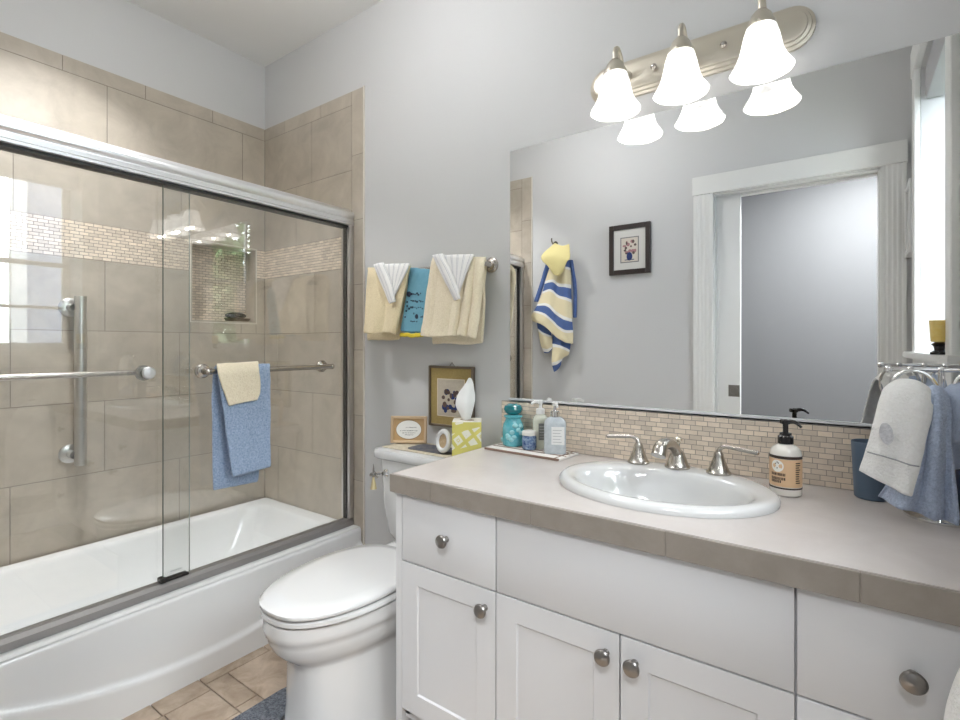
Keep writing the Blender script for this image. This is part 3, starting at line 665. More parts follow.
framed('photo_frame', w, hh, .016, frame_at(Vector((mid.x, mid.y, TZ+.001)), ang, math.radians(-6)), 'small gold framed card with an oval mount, standing on the toilet tank', 'picture frame', M('pale_gold_frame', (.62, .46, .30), .35, .3), .011,
       [('mount', M('tan_mount', (.52, .34, .17), .7)), ('oval_ring', M('tan_dark', (.30, .19, .09), .7), disc(0, hh/2, w*.36, hh*.36)), ('oval_card', M('card_white', (.80, .79, .76), .7), disc(0, hh/2, w*.345, hh*.34)), ('lettering', M('grey_ink', (.22, .21, .22), .8), scribble([(hh*.58, -.012, .032), (hh*.46, -.035, .036), (hh*.38, -.025, .028), (hh*.31, -.015, .02)], 0, 0, 3))])
t = thing('ring_ornament', (-1.185, -.150, TZ), 'white oval ring ornament with a tan centre beside the tissue box', 'ornament')
mt = frame_at(Vector((-1.188, -.155, TZ+.046)), math.radians(-5), math.radians(-8))
b = B(); n = 40; rings = []
for j in range(n):
    a = 2*PI*j/n; rings.append([mt @ Vector(((.030+.010*math.cos(q))*math.cos(a)*.9, .011*math.sin(q), (.034+.010*math.cos(q))*math.sin(a))) for q in [2*PI*k/12 for k in range(12)]])
rings.append(rings[0]); b.loft(rings, cap=False); b.build('ring', porc, t)
b = B(); b.lathe([(0, 0), (.026, 0), (.026, .004), (0, .004)], (0, 0, 0), 28, 'Y'); [setattr(v, 'co', mt @ v.co) for v in b.bm.verts]; b.build('centre', M('tan_centre', (.50, .38, .24), .5, mottle=(60, (.3, .2, .1), .8)), t)
# tissue box, its pattern is printed
t = thing('tissue_box', (-1.118, -.105, TZ), 'yellow and white patterned tissue box standing on the toilet tank', 'tissue box')
yt = bpy.data.materials.new('tissue_print'); yt.use_nodes = True; N = yt.node_tree.nodes; L = yt.node_tree.links; bs = N['Principled BSDF']; bs.inputs['Roughness'].default_value = .5
tc = N.new('ShaderNodeTexCoord'); mpn = N.new('ShaderNodeMapping'); mpn.inputs['Rotation'].default_value = (0, math.radians(45), math.radians(-37)); mpn.inputs['Scale'].default_value = (1, 1, 1); L.new(tc.outputs['Object'], mpn.inputs[0])
vt = N.new('ShaderNodeTexVoronoi'); vt.feature = 'DISTANCE_TO_EDGE'; vt.inputs['Scale'].default_value = 27; vt.inputs['Randomness'].default_value = 0; L.new(mpn.outputs[0], vt.inputs['Vector'])
cr = N.new('ShaderNodeValToRGB'); e = cr.color_ramp.elements; cr.color_ramp.interpolation = 'CONSTANT'; e[0].color = (.66, .60, .16, 1); e[1].position = .16; e[1].color = (.82, .80, .68, 1); q = e.new(.36); q.color = (.70, .63, .20, 1); q = e.new(.42); q.color = (.84, .82, .74, 1); L.new(vt.outputs[0], cr.inputs[0]); L.new(cr.outputs[0], bs.inputs['Base Color'])
mt = frame_at(Vector((-1.118, -.105, TZ)), math.radians(35))
b = B(); b.box(-.052, .052, -.052, .052, 0, .122, .0015, 1, mt); b.build('carton', yt, t)
b = B(); b.box(-.0515, .0515, -.0515, .0515, .1222, .1232, 0, 1, mt); b.build('top_panel', M('carton_top', (.83, .80, .70), .5), t)
b = B(); b.lathe([(0, 0), (.030, 0), (.030, .0006), (0, .0006)], mt @ Vector((0, 0, .1233)), 24, sx=1, sy=.6); b.build('slot', M('slot_brown', (.33, .24, .16), .7), t)
def tr(x, y, z): return mt @ Vector((x, y, z))
sheet([[tr(-.016, .006, .121), tr(-.004, -.008, .121), tr(.012, .004, .121)], [tr(-.026, .004, .145), tr(-.006, -.014, .145), tr(.017, .006, .145)], [tr(-.042, 0, .180), tr(-.006, -.020, .178), tr(.026, .004, .180)], [tr(-.034, 0, .215), tr(.000, -.016, .215), tr(.030, .002, .212)], [tr(-.010, 0, .252), tr(.010, -.008, .255), tr(.026, .002, .244)], [tr(.006, 0, .276), tr(.012, -.003, .276), tr(.018, 0, .272)]], 'tissue', M('tissue_paper', (.88, .88, .87), .9), t, thick=.0012, fuzz=.0025)

# framed embroidery on the wall over the tank
pa, pb, pc = at_y(428, 365.5, -.02), at_y(472.5, 366.5, -.02), at_y(428.5, 425, -.02)
w, hh = pb.x-pa.x, pa.z-pc.z
def blossoms(cx, cz, s, cols):
    rr = random.Random(5)
    return [(nm, mt, multi(*[disc(cx+s*rr.uniform(-.9, .9), cz+s*rr.uniform(-1, 1), s*rr.uniform(.15, .33), s*rr.uniform(.15, .3), 10) for _ in range(k)])) for nm, mt, k in cols]
navy = M('navy_thread', (.02, .04, .16), .8); brownt = M('brown_thread', (.12, .08, .07), .8); pinkt = M('mauve_thread', (.42, .22, .24), .8)
framed('wall_picture', w, hh, .018, frame_at(Vector((pa.x+w/2, -.001, pc.z)), 0), 'gold matted embroidery of blue flowers hung above the toilet tank', 'picture', M('bronze_frame', (.20, .16, .12), .35, .6), .009,
       [('mount', goldmat), ('stitched_border', M('pale_stitch', (.74, .66, .52), .8), rect(-w*.31, w*.31, hh*.17, hh*.79)), ('linen', linen, rect(-w*.295, w*.295, hh*.182, hh*.778))] + blossoms(.0, hh*.42, .042, [('flowers', navy, 12), ('leaves', brownt, 12)]))
b = B(); b.tube([(pa.x+w/2-.012, -.004, pa.z), (pa.x+w/2, -.004, pa.z+.014), (pa.x+w/2+.012, -.004, pa.z)], .0018, 8); b.build('hanger', nickd, bpy.data.objects['wall_picture'])

# ------------------------------------------------------------------ wall towel bar and its towels
BY, BZ = -.072, 1.447
t = thing('towel_bar', (-1.40, 0, BZ), 'nickel towel bar on the wall above the toilet', 'towel bar')
b = B(); b.tube([(-1.665, BY, BZ), (-1.065, BY, BZ)], .008, 14); b.build('bar', nick, t)
for x in (-1.645, -1.080):
    b = B(); b.lathe([(0, 0), (.029, 0), (.029, .005), (.023, .009), (.022, .014), (.012, .018), (.009, .03), (.009, .064), (.012, .066), (.013, .076), (.010, .083), (0, .085)], (x, 0, BZ), 26, 'Y'); b.build('bracket', nick, t)
def wt(u, v, y): return at_y(u, v, y)
def bar_towel(name, mat, top, bot, back_bot, yb, yf, label, group, thick=.012, folds=(), seed=1, cat='towel', sag=0):
    """top/bot/back_bot: outlines (left..right) of the towel draped over the bar; folds: outward bulge per column"""
    rr = random.Random(seed); k = len(folds)
    lerp_ = lambda a, c, f: (a[0]+(c[0]-a[0])*f, a[1]+(c[1]-a[1])*f)
    def row(l, r_, y, amt, sg=0):
        out = []
        for i in range(k):
            f = i/(k-1); u, v = lerp_(l, r_, f); out.append(wt(u+rr.uniform(-.3, .3), v+sg*math.sin(PI*f*2.2), y-amt*folds[i]))
        return out
    (tl, tr_), (bl, br), (kl, kr) = top, bot, back_bot
    rows = [row(kl, kr, yb, .0, -sag*.6), row(lerp_(kl, tl, .6), lerp_(kr, tr_, .6), yb, 0), row(lerp_(kl, tl, .93), lerp_(kr, tr_, .93), yb+.002, 0), row(tl, tr_, (yb+yf)/2, .25), row(lerp_(tl, bl, .08), lerp_(tr_, br, .08), yf, .6), row(lerp_(tl, bl, .4), lerp_(tr_, br, .4), yf-.003, 1), row(lerp_(tl, bl, .8), lerp_(tr_, br, .8), yf-.004, 1.1), row(bl, br, yf-.003, 1.0, sag)]
    return sheet(rows, name, mat, None, nu=5, nv=6, thick=thick, fuzz=.0018, label=label, cat=cat, group=group)
G = 'cream towels on the wall bar'
fl = (.0, .006, .012, .010, .004, .0, .008, .012, .006)
bar_towel('hand_towel', cream, ((368, 269), (410, 267)), ((364.5, 333), (396, 334)), ((368, 341), (400, 340)), -.034, -.100, 'yellowish cream towel at the left end of the wall bar, beside the teal towel', G, .013, fl, 3, sag=.8)
fr_ = (.0, .010, .006, .012, .014, .012, .008, .016, .002, .018, .004, .014, .0)
bar_towel('hand_towel', cream2, ((433, 259), (486, 259)), ((422, 336), (476, 338)), ((433, 345), (483, 344)), -.030, -.104, 'thick pale cream towel at the right end of the wall bar', G, .016, fr_, 8, sag=1.2)
o = bar_towel('hand_towel', tealt, ((410, 268), (430, 269)), ((400.5, 331), (423, 333)), ((404, 334), (424, 335)), -.050, -.090, 'teal blue hand towel with dark lettering between two cream towels', None, .004, (.002, .0, .002, .003), 5)
b = B()
rr = random.Random(11)
def ink_at(u, v, w, h): 
    c = wt(u, v, -.0985); b.box(c.x-w/2, c.x+w/2, c.y-.0012, c.y+.006, c.z-h/2, c.z+h/2)
for (v, ua, ub) in ((294, 411, 422), (301, 411, 424), (308, 409, 424), (314, 414, 423), (321, 411, 422)):
    u = ua
    while u < ub: ink_at(u, v+rr.uniform(-.8, .8), rr.uniform(.003, .007), rr.uniform(.003, .008)); u += rr.uniform(1.5, 2.6)
for (u, v) in ((408, 295), (409, 296), (407, 302), (407, 306), (406, 311), (405, 317)): ink_at(u, v, .005, .006)
for (u, v, r) in ((408.5, 294, .010), (417, 316.5, .010), (421, 317, .012)): c = wt(u, v, -.0985); b.lathe([(0, .002), (r, .0015), (r, -.006), (0, -.006)], (c.x, c.y, c.z), 10, 'Y')
b.build('lettering', ink, o)
b = B(); rr = random.Random(4)
for i in range(14):
    u = 401+i*1.65; c = wt(u, 335+rr.uniform(-.4, .8), -.094); b.sphere((c.x, c.y, c.z), .0075, (1, .6, 1.2), 8)
b.build('fringe', M('yellow_trim', (.78, .62, .05), .8), o)
wstripe = stripes_mat('white_grey_stripe', [(0, (.90, .89, .88)), (.72, (.50, .50, .54)), (.80, (.90, .89, .88)), (.92, (.66, .66, .69))], 0, .022)
def vfold(tl, tr_, tip, y, label, seed):
    """washcloth folded to a point over the bar: a flat triangle with one rolled-over band"""
    mid = lambda a, c, f: (a[0]+(c[0]-a[0])*f, a[1]+(c[1]-a[1])*f)
    def w(p, yy): return wt(p[0], p[1], yy)
    rows = []
    for f, yy in ((-.02, -.045), (0, y+.015), (.10, y), (.4, y-.004), (.7, y-.005), (.97, y-.004)):
        a, c = mid(tl, tip, max(f, 0)), mid(tr_, tip, max(f, 0))
        if f < 0: a, c = (tl[0]+1, tl[1]+3), (tr_[0]-1, tr_[1]+3)
        rows.append([w(mid(a, c, g), yy) for g in (0, .33, .66, 1)])
    o = sheet(rows, 'washcloth', wstripe, None, thick=.007, label=label, cat='washcloth', group='striped washcloths folded over the wall bar')
    rows = []
    for f, yy in ((0, y+.004), (.06, y-.010), (.5, y-.014), (1, y-.012)):
        a = mid(tl, tip, f); wd = (9 if f < .9 else 5)
        rows.append([w((a[0]-1.5, a[1]), yy+.004), w((a[0]+wd*.4, a[1]-1.5), yy-.005), w((a[0]+wd, a[1]-2), yy+.003)])
    sheet(rows, 'folded_band', wstripe, o, thick=.006)
vfold((375, 265), (410, 264), (391, 304), -.120, 'white striped washcloth folded to a point over the left cream towel', 1)
vfold((434, 256), (474, 255), (456, 301), -.128, 'white striped washcloth folded to a point over the right cream towel', 2)

# ------------------------------------------------------------------ towels on the shower door rail
def st(u, v, x): return at_x(u, v, x)
X0, X1 = -1.822, -1.776
def lerp(a, c, f): return (a[0]+(c[0]-a[0])*f, a[1]+(c[1]-a[1])*f)
rows = []
def rowx(l, r_, x, wv=0, k=6, seed=0):
    rr = random.Random(seed); return [st(*lerp(l, r_, i/(k-1)), x+wv*rr.uniform(-1, 1)) for i in range(k)]
rows = [rowx((213, 491), (258, 482), X0, .003, seed=1), rowx((212.5, 440), (262, 436), X0, .002, seed=2), rowx((212, 390), (267, 386), X0, 0), rowx((213, 372), (269, 369), X0+.006), rowx((216, 366), (270, 364.5), -1.80), rowx((217.5, 371), (270, 369), X1-.004), rowx((219, 386), (270.5, 385), X1, .002, seed=3), rowx((226, 432), (270.5, 428), X1+.002, .005, seed=4), rowx((232.5, 478), (270.5, 467), X1+.004, .006, seed=5)]
sheet(rows, 'bath_towel', blue, None, nu=6, nv=6, thick=.009, label='blue terry bath towel hanging over the outer rail of the shower door', cat='towel')
X2 = X1+.0125
rows = [rowx((219, 372), (259, 370), -1.818), rowx((216.5, 364.5), (258.5, 362), -1.800), rowx((217.5, 371), (259, 368), X2-.003), rowx((221, 384), (260, 380), X2, .001, seed=6), rowx((225, 396), (260, 392), X2, .001, seed=7), rowx((228.5, 406), (257, 400), X2, .001, seed=8)]
sheet(rows, 'washcloth', cream2, None, nu=6, nv=5, thick=.008, label='cream washcloth laid over the blue towel on the shower door rail', cat='washcloth')

# ------------------------------------------------------------------ things on the counter
t = thing('folded_cloth', (-.87, -.08, CT), 'white folded cloth with brown stripes under the jars by the backsplash', 'cloth')
mt = frame_at(Vector((-.868, -.080, CT)), math.radians(-3))
b = B(); b.box(-.150, .150, -.066, .064, .0005, .004, .0015, 1, mt); b.box(-.148, .150, -.064, .064, .0042, .008, .0018, 1, mt); b.build('cloth', M('white_weave', (.78, .75, .71), .9, bump=(300, .5)), t)
b = B()
for k in range(5): b.box(-.146+.002*k, .148, -.0668+(0 if k == 0 else .018+.026*k), -.0625+(0 if k == 0 else .024+.026*k), .0015, .0084, .0005, 1, mt)
b.box(.128, .134, -.064, .064, .004, .0084, .0004, 1, mt); b.build('stripe', M('brown_stripe', (.26, .17, .13), .9), t)
KZ = CT+.0088
glz = M('teal_glass', (.04, .36, .43), .06, mottle=(30, (.22, .58, .66), .9), coat=.6)
p = Vector((-.955, -.050, KZ)); t = thing('glass_jar', tuple(p), 'teal glass jar with a round stopper, at the left end of the striped cloth', 'jar')
b = B(); b.lathe([(0, 0), (.033, 0), (.037, .004), (.038, .012), (.038, .062), (.035, .076), (.028, .088), (.027, .096), (.033, .101), (.033, .106), (.026, .109), (0, .109)], p, 32); b.build('jar', glz, t)
b = B()
rr = random.Random(2)
for k in range(12):
    a = rr.uniform(3.6, 6.2); h = .016+rr.random()*.058; b.sphere((p.x+.0335*math.cos(a), p.y+.0335*math.sin(a), p.z+h), .010, (1, 1, .9), 10)
b.build('soap_balls', M('pale_teal', (.34, .66, .70), .3), t)
b = B(); b.lathe([(0, .109), (.020, .110), (.030, .117), (.034, .128), (.030, .140), (.017, .147), (0, .148)], p, 28); b.build('stopper', M('deep_teal_glass', (.0, .20, .24), .05, coat=.8), t)
p = Vector((-.873, -.078, KZ)); t = thing('small_jar', tuple(p), 'small navy blue patterned jar with a white lid, beside the teal jar', 'jar')
b = B(); b.lathe([(0, 0), (.021, 0), (.025, .006), (.025, .042), (.022, .048), (0, .048)], p, 28); b.build('jar', M('navy_glass', (.02, .06, .20), .12, mottle=(110, (.30, .42, .58), .9), coat=.5), t)
b = B(); b.lathe([(.020, .048), (.025, .049), (.025, .060), (.022, .063), (0, .063)], p, 28); b.build('lid', M('lid_white', (.78, .76, .72), .4), t)
def pump(t, c, z, mat, head, col_r=.011):
    b = B(); b.lathe([(0, 0), (col_r+.004, 0), (col_r+.004, .016), (col_r, .019), (.006, .020), (.005, .036)], (c.x, c.y, z), 20); b.build('collar', head[1], t)
    b = B(); d = Vector(head[2]).normalized(); q = Vector((c.x, c.y, z+.040)); b.lathe([(0, -.006), (.009, -.005), (.010, .004), (.007, .008), (0, .008)], q, 16); b.tube(catmull([q, q+d*.018+Vector((0, 0, .003)), q+d*.036-Vector((0, 0, .004))], 4), [.006]*5+[.005, .0045, .004, .004], 10); b.build('pump_head', head[0], t)
wp = M('pump_white', (.85, .85, .84), .35); chr_ = M('chrome', (.8, .8, .8), .1, 1)
def bottle_sq(name, c, w, d, h, mat, label, head, ang, lab, group):
    t = thing(name, tuple(c), label, 'lotion bottle', group); mt = frame_at(c, ang); b = B()
    b.loft([[mt @ q for q in rrect(0, 0, w/2*f, d/2*f, .012*f, z)] for f, z in ((.93, 0), (1, .006), (1, h*.80), (.96, h*.88), (.72, h*.96), (.45, h))]); b.build('bottle', mat, t)
    b = B(); b.box(-w*.16, w*.42, -d/2-.0012, -d/2+.004, h*.26, h*.74, 0, 1, mt); lb = b.build('label', lab[0], t)
    b = B()
    for k in range(5): b.box(-w*.10, w*.30-.004*(k % 2), -d/2-.0017, -d/2, h*(.32+.08*k), h*(.335+.08*k), 0, 1, mt)
    b.build('print', lab[1], lb); pump(t, c, c.z+h, None, head)
GB = 'pump bottles on the striped cloth'
bottle_sq('lotion_bottle', Vector((-.852, -.038, KZ)), .052, .040, .118, M('pale_bottle', (.66, .68, .58), .2, coat=.3), 'pale green pump bottle half hidden behind the clear pump bottle', (wp, wp, (-.6, -1, 0)), math.radians(35), (M('grey_label', (.20, .21, .20), .6), M('label_print', (.5, .5, .5), .6)), GB)
bottle_sq('lotion_bottle', Vector((-.774, -.080, KZ)), .072, .044, .120, M('clear_grey_bottle', (.48, .53, .57), .08, mottle=(60, (.68, .72, .75), .6), coat=.6), 'clear grey pump bottle with a white label at the front of the striped cloth', (wp, chr_, (.8, -1, 0)), math.radians(26), (M('white_label', (.84, .84, .83), .5), M('label_print2', (.45, .45, .47), .6)), GB)

c = Vector((-.117, -.140, CT+.0005)); t = thing('soap_dispenser', tuple(c), 'cream soap bottle with tan label and black pump beside the sink basin', 'soap dispenser')
b = B(); b.lathe([(0, 0), (.029, 0), (.034, .004), (.0345, .012), (.0345, .098), (.032, .108), (.026, .116), (.016, .122), (.013, .124), (0, .124)], c, 40); b.build('bottle', M('cream_bottle', (.80, .76, .70), .25, coat=.3), t)
b = B(); b.lathe([(.0349, .024), (.0349, .090)], c, 40); lb = b.build('label', M('tan_label', (.74, .50, .30), .5), t)
for z0, z1 in ((.0905, .0975), (.0185, .0225)): b = B(); b.lathe([(.0351, z0), (.0351, z1)], c, 40); b.build('label_band', M('dark_brown', (.045, .03, .025), .5), lb)
def onlabel(b, a0, a1, z0, z1, r):
    n = 6; pts = []
    for k in range(n+1): a = a0+(a1-a0)*k/n; pts += [Vector((c.x+r*math.cos(a), c.y+r*math.sin(a), c.z+z0)), Vector((c.x+r*math.cos(a), c.y+r*math.sin(a), c.z+z1))]
    b.faces(pts, [(2*k, 2*k+2, 2*k+3, 2*k+1) for k in range(n)])
fa = math.atan2(-CD-c.y, 0-c.x)                        # bearing towards the doorway
b = B(); a_c, zc, n = fa-.52, .073, 28; pts = [Vector((c.x+.0353*math.cos(a_c), c.y+.0353*math.sin(a_c), c.z+zc))]
for k in range(n): a = 2*PI*k/n; aa = a_c+.0145*math.cos(a)/.0353; pts.append(Vector((c.x+.0353*math.cos(aa), c.y+.0353*math.sin(aa), c.z+zc+.0145*math.sin(a))))
b.faces(pts, [(0, 1+k, 1+(k+1) % n) for k in range(n)]); b.build('emblem', M('label_white', (.85, .83, .78), .5), lb)
b = B(); rr = random.Random(9)
for z, a0, a1 in ((.050, -.95, -.02), (.040, -.95, -.02), (.033, -.95, -.25)):
    a = a0
    while a < a1: w_ = rr.uniform(.05, .09); onlabel(b, fa+a, fa+min(a1, a+w_), z, z+.0065, .0353); a += w_+.03
b.build('lettering', M('brown_ink', (.06, .035, .025), .6), lb); b = B()
for k in range(10): onlabel(b, fa+.62, fa+.62+rr.uniform(.25, .4), .034+k*.0052, .0365+k*.0052, .0353)
b.build('small_print', M('brown_ink', (0, 0, 0)), lb); b = B()
for (aa, zz) in ((-.62, .078), (-.52, .068), (-.44, .080), (-.52, .082)): onlabel(b, fa+aa-.03, fa+aa+.03, zz-.0015, zz+.0015, .0355)
b.build('emblem_mark', M('brown_ink', (0, 0, 0)), lb)
b = B(); b.lathe([(0, .124), (.017, .124), (.017, .141), (.013, .144), (.013, .149), (.006, .151), (.006, .170), (.009, .171), (.009, .179), (.004, .182), (0, .182)], c, 24)
q = c+Vector((0, 0, .176)); dv = Vector((.85, -.45, 0)).normalized(); b.tube(catmull([q-dv*.012, q, q+dv*.022+Vector((0, 0, .002)), q+dv*.038-Vector((0, 0, .008))], 4), [.0055]*7+[.005, .0045, .004, .0035, .003, .003], 10); b.build('pump', blackp, t)

p = Vector((.052, -.058, CT+.0005)); t = thing('tumbler', tuple(p), 'slate blue tumbler standing behind the white hand towel', 'cup')
b = B(); b.lathe([(0, 0), (.031, 0), (.034, .003), (.040, .132), (.0385, .134), (.037, .132), (.031, .008), (0, .006)], p, 32); b.build('cup', M('slate_blue', (.10, .15, .22), .4), t)

# ------------------------------------------------------------------ towel stand with rings
ST = Vector((.165, -.150, CT+.0005)); BARZ = 1.094
t = thing('towel_stand', tuple(ST), 'chrome countertop towel stand with rings holding hand towels', 'towel stand')
b = B(); b.lathe([(0, 0), (.062, 0), (.062, .005), (.045, .010), (.012, .018), (.009, .03)], ST, 28); b.tube([(ST.x, ST.y, CT+.02), (ST.x, ST.y, BARZ)], .006, 12); b.build('post', chr_, t)
b = B(); b.tube([(.078, ST.y, BARZ), (.246, ST.y, BARZ)], .005, 12)
for x in (.078, .115, .165, .205, .246): b.sphere((x, ST.y, BARZ), .0085 if x in (.078, .246) else .0075, seg=12)
b.build('crossbar', chr_, t)
for cx_, cy_, rx, tl_ in ((.118, -.186, .040, .25), (.214, -.186, .034, .25)):
    b = B(); n = 36; pth = []
    for k in range(n+1):
        a = 2*PI*k/n; zz = -rx*1.15+rx*1.15*math.cos(a); pth.append((cx_+rx*math.sin(a), cy_+.018+zz*tl_, BARZ-.002+zz))
    b.tube(pth, .0038, 10, cap=False); b.tube([(cx_, ST.y, BARZ), (cx_, cy_+.018, BARZ-.002)], .004, 8); b.build('ring', chr_, t)
def cp(u, v, y): return at_y(u, v, y)
def pleat(rows, n, amp, waves, ph=0):
    """resample each row to n columns and let soft folds deepen towards the hem"""
    out = []
    for i, r in enumerate(rows):
        q = catmull(r, 8); k = max(0, (i-2)/(len(rows)-3)); m = []
        for j in range(n):
            p = q[round(j*(len(q)-1)/(n-1))].copy(); p.y += amp*k*math.sin(2*PI*waves*j/(n-1)+ph); m.append(p)
        out.append(m)
    return out
# white towel: a flat panel fanning out below the ring
rows = [[cp(888, 452, -.13), cp(900, 456, -.125), cp(912, 458, -.12), cp(922, 458, -.12), cp(930, 456, -.12)],
        [cp(893, 405, -.155), cp(903, 402, -.15), cp(913, 402, -.15), cp(922, 404, -.15), cp(929, 408, -.15)],
        [cp(886, 389, -.190), cp(898, 381, -.195), cp(910, 380, -.205), cp(921, 384, -.205), cp(932, 392, -.195)],
        [cp(880, 398, -.215), cp(894, 391, -.232), cp(907, 392, -.236), cp(920, 393, -.235), cp(933, 399, -.220)],
        [cp(873, 425, -.225), cp(888, 421, -.240), cp(903, 423, -.243), cp(916, 426, -.243), cp(930, 425, -.235)],
        [cp(866, 451, -.228), cp(881, 452, -.242), cp(896, 456, -.246), cp(910, 461, -.248), cp(921, 462, -.240)],
        [cp(859, 471, -.230), cp(873, 478, -.242), cp(887, 486, -.246), cp(900, 493, -.250), cp(912, 497, -.246)]]
o = sheet(pleat(rows, 9, .0045, 1.6, 2.2), 'hand_towel', whitet, None, nu=4, nv=6, thick=.006, label='white hand towel with a round grey emblem hanging from the chrome towel stand', cat='towel', group='hand towels on the chrome stand')
def panel_pt(u, v, off): return cp(u, v, -.246-off)
b = B(); n = 32; em = []
for k in range(n): a = 2*PI*k/n; em.append(cp(886.5+7.2*math.cos(a), 434+10.5*math.sin(a)+2.2*math.cos(a), -.2530))
ctr = cp(886.5, 434, -.2530); b.faces([ctr]+em+[q+Vector((0, .008, 0)) for q in em], [(0, 1+k, 1+(k+1) % n) for k in range(n)]+[(1+k, 1+n+k, 1+n+(k+1) % n, 1+(k+1) % n) for k in range(n)]); b.build('emblem', M('grey_embroidery', (.52, .52, .55), .9, mottle=(160, (.78, .78, .80), .9), bump=(260, .8)), o)
b = B(); b.tube([cp(867.5, 452, -.243), cp(874, 453.7, -.2485), cp(881, 455.5, -.2520), cp(888, 457.7, -.2535), cp(896, 460, -.2545), cp(903, 462.5, -.2555), cp(910, 465, -.2560), cp(919, 466.5, -.2500)], .0014, 6); b.build('hem_stitch', M('grey_thread', (.36, .36, .38), .9), o)
# blue towel behind and beside it, reaching the counter
rows = [[cp(905, 480, -.16), cp(920, 485, -.155), cp(933, 480, -.15), cp(944, 478, -.15)],
        [cp(915, 420, -.165), cp(924, 415, -.16), cp(934, 413, -.155), cp(943, 415, -.155)],
        [cp(924, 393, -.185), cp(931, 388, -.19), cp(938, 388, -.19), cp(944, 393, -.185)],
        [cp(921, 405, -.208), cp(930, 400, -.225), cp(939, 402, -.222), cp(950, 411, -.205)],
        [cp(909, 440, -.205), cp(924, 444, -.228), cp(938, 440, -.232), cp(952, 446, -.208)],
        [cp(893, 475, -.205), cp(914, 486, -.232), cp(934, 482, -.222), cp(955, 488, -.212)],
        [cp(877, 497, -.200), cp(905, 510, -.232), cp(934, 519, -.214), cp(957, 525, -.220)]]
sheet(pleat(rows, 13, .013, 2.6, .5), 'hand_towel', greyblue, None, nu=4, nv=6, thick=.009, label='grey blue terry towel hanging behind the white hand towel on the chrome stand', cat='towel', group='hand towels on the chrome stand')
rows = [[cp(941, 470, -.125), cp(955, 470, -.12), cp(968, 468, -.12)], [cp(942, 405, -.135), cp(955, 400, -.13), cp(968, 400, -.13)], [cp(944, 392, -.165), cp(956, 385, -.170), cp(968, 386, -.17)], [cp(943, 405, -.180), cp(956, 402, -.195), cp(969, 402, -.185)], [cp(946, 432, -.178), cp(957, 434, -.190), cp(970, 432, -.18)], [cp(949, 440, -.170), cp(957, 442, -.178), cp(970, 440, -.17)]]
sheet(rows, 'hand_towel', M('light_blue_terry', (.50, .58, .74), .95, bump=(420, .9, .003), spec=.1, sheen=.3), None, nu=6, nv=6, thick=.012, label='light blue rolled towel on the right ring of the chrome stand', cat='towel', group='hand towels on the chrome stand')
p = Vector((.226, -.070, CT+.0005)); b = B(); b.lathe([(0, 0), (.026, 0), (.029, .004), (.029, .10), (.02, .115), (0, .118)], p, 28); b.build('dark_jar', M('navy_plastic', (.03, .04, .08), .35), at=p, label='dark navy jar in the corner behind the light blue towel', cat='jar')

# white towel hanging from a hook at the right, near the drawers
t = thing('wall_hook', (XR, -.66, .80), 'small nickel hook on the right wall beside the vanity', 'hook')
b = B(); b.lathe([(0, 0), (.016, 0), (.014, .005), (0, .006)], (XR, -.66, .80), 18, 'X', mtx=Matrix.Diagonal((-1, 1, 1)).to_3x3()); b.tube(catmull([(XR-.004, -.66, .80), (XR-.035, -.66, .792), (XR-.05, -.66, .805), (XR-.052, -.66, .82)], 5), .004, 10); b.build('hook', nick, t)
rows = [[Vector((.205, -.61, .790)), Vector((.208, -.64, .808)), Vector((.208, -.68, .808)), Vector((.205, -.72, .790))],
        [Vector((.158, -.605, .735)), Vector((.152, -.64, .745)), Vector((.165, -.69, .745)), Vector((.19, -.76, .735))],
        [Vector((.128, -.600, .66)), Vector((.122, -.64, .665)), Vector((.142, -.70, .665)), Vector((.18, -.79, .66))],
        [Vector((.120, -.598, .53)), Vector((.114, -.64, .53)), Vector((.135, -.70, .53)), Vector((.175, -.80, .53))],
        [Vector((.120, -.598, .25)), Vector((.114, -.64, .25)), Vector((.135, -.70, .25)), Vector((.175, -.80, .25))]]
sheet(rows, 'hand_towel', whitet, None, nu=6, nv=6, thick=.008, label='plain white towel hanging beside the right hand drawers, cut by the photo edge', cat='towel')

# ------------------------------------------------------------------ bath mat
notch = sorted([(p.x, p.y) for p in egg(.170, -.741, -.16, 0, n=96, p=3) if p.y < -.605])
b = B(); b.prism([(-1.495, -1.12), (-1.495, -.62), (-1.49, -.585), (-1.475, -.57), (-1.445, -.575)]+notch+[(-1.08, -.585), (-1.05, -.60), (-1.045, -.64), (-1.045, -1.12)], .0065, .022)
bmt = b.build('bath_mat', M('charcoal_pile', (.07, .085, .115), .95, mottle=(160, (.33, .35, .39), .9), bump=(260, 1, .006)), at=(-1.28, -.8, .0065), label='dark blue grey contour bath mat on the floor round the toilet base', cat='bath mat')

# ------------------------------------------------------------------ things seen in the mirror: opposite wall and window wall
stripe = stripes_mat('beach_stripe', [(0, (.84, .83, .80)), (.03, (.10, .16, .36)), (.33, (.84, .83, .80)), (.42, (.80, .71, .48)), (.92, (.84, .83, .80))], 1, .19)
navyt = M('navy_terry', (.10, .16, .36), .95, mottle=(200, (.06, .10, .26), .6), bump=(230, .8, .003), spec=.1)
def im(u, v, y): return in_mirror(u, v, y)
t = thing('wall_hook', (-1.60, YF, 1.86), 'nickel hook on the wall opposite the mirror holding the striped towel', 'hook')
b = B(); b.lathe([(0, 0), (.02, 0), (.018, .005), (0, .006)], (-1.605, YF, 1.835), 18, 'Y', mtx=Matrix.Diagonal((1, -1, 1)).to_3x3()); b.tube(catmull([(-1.605, YF+.004, 1.835), (-1.605, YF+.04, 1.83), (-1.605, YF+.055, 1.85), (-1.605, YF+.055, 1.865)], 5), .0045, 10); b.build('hook', nick, t)
y = YF+.030
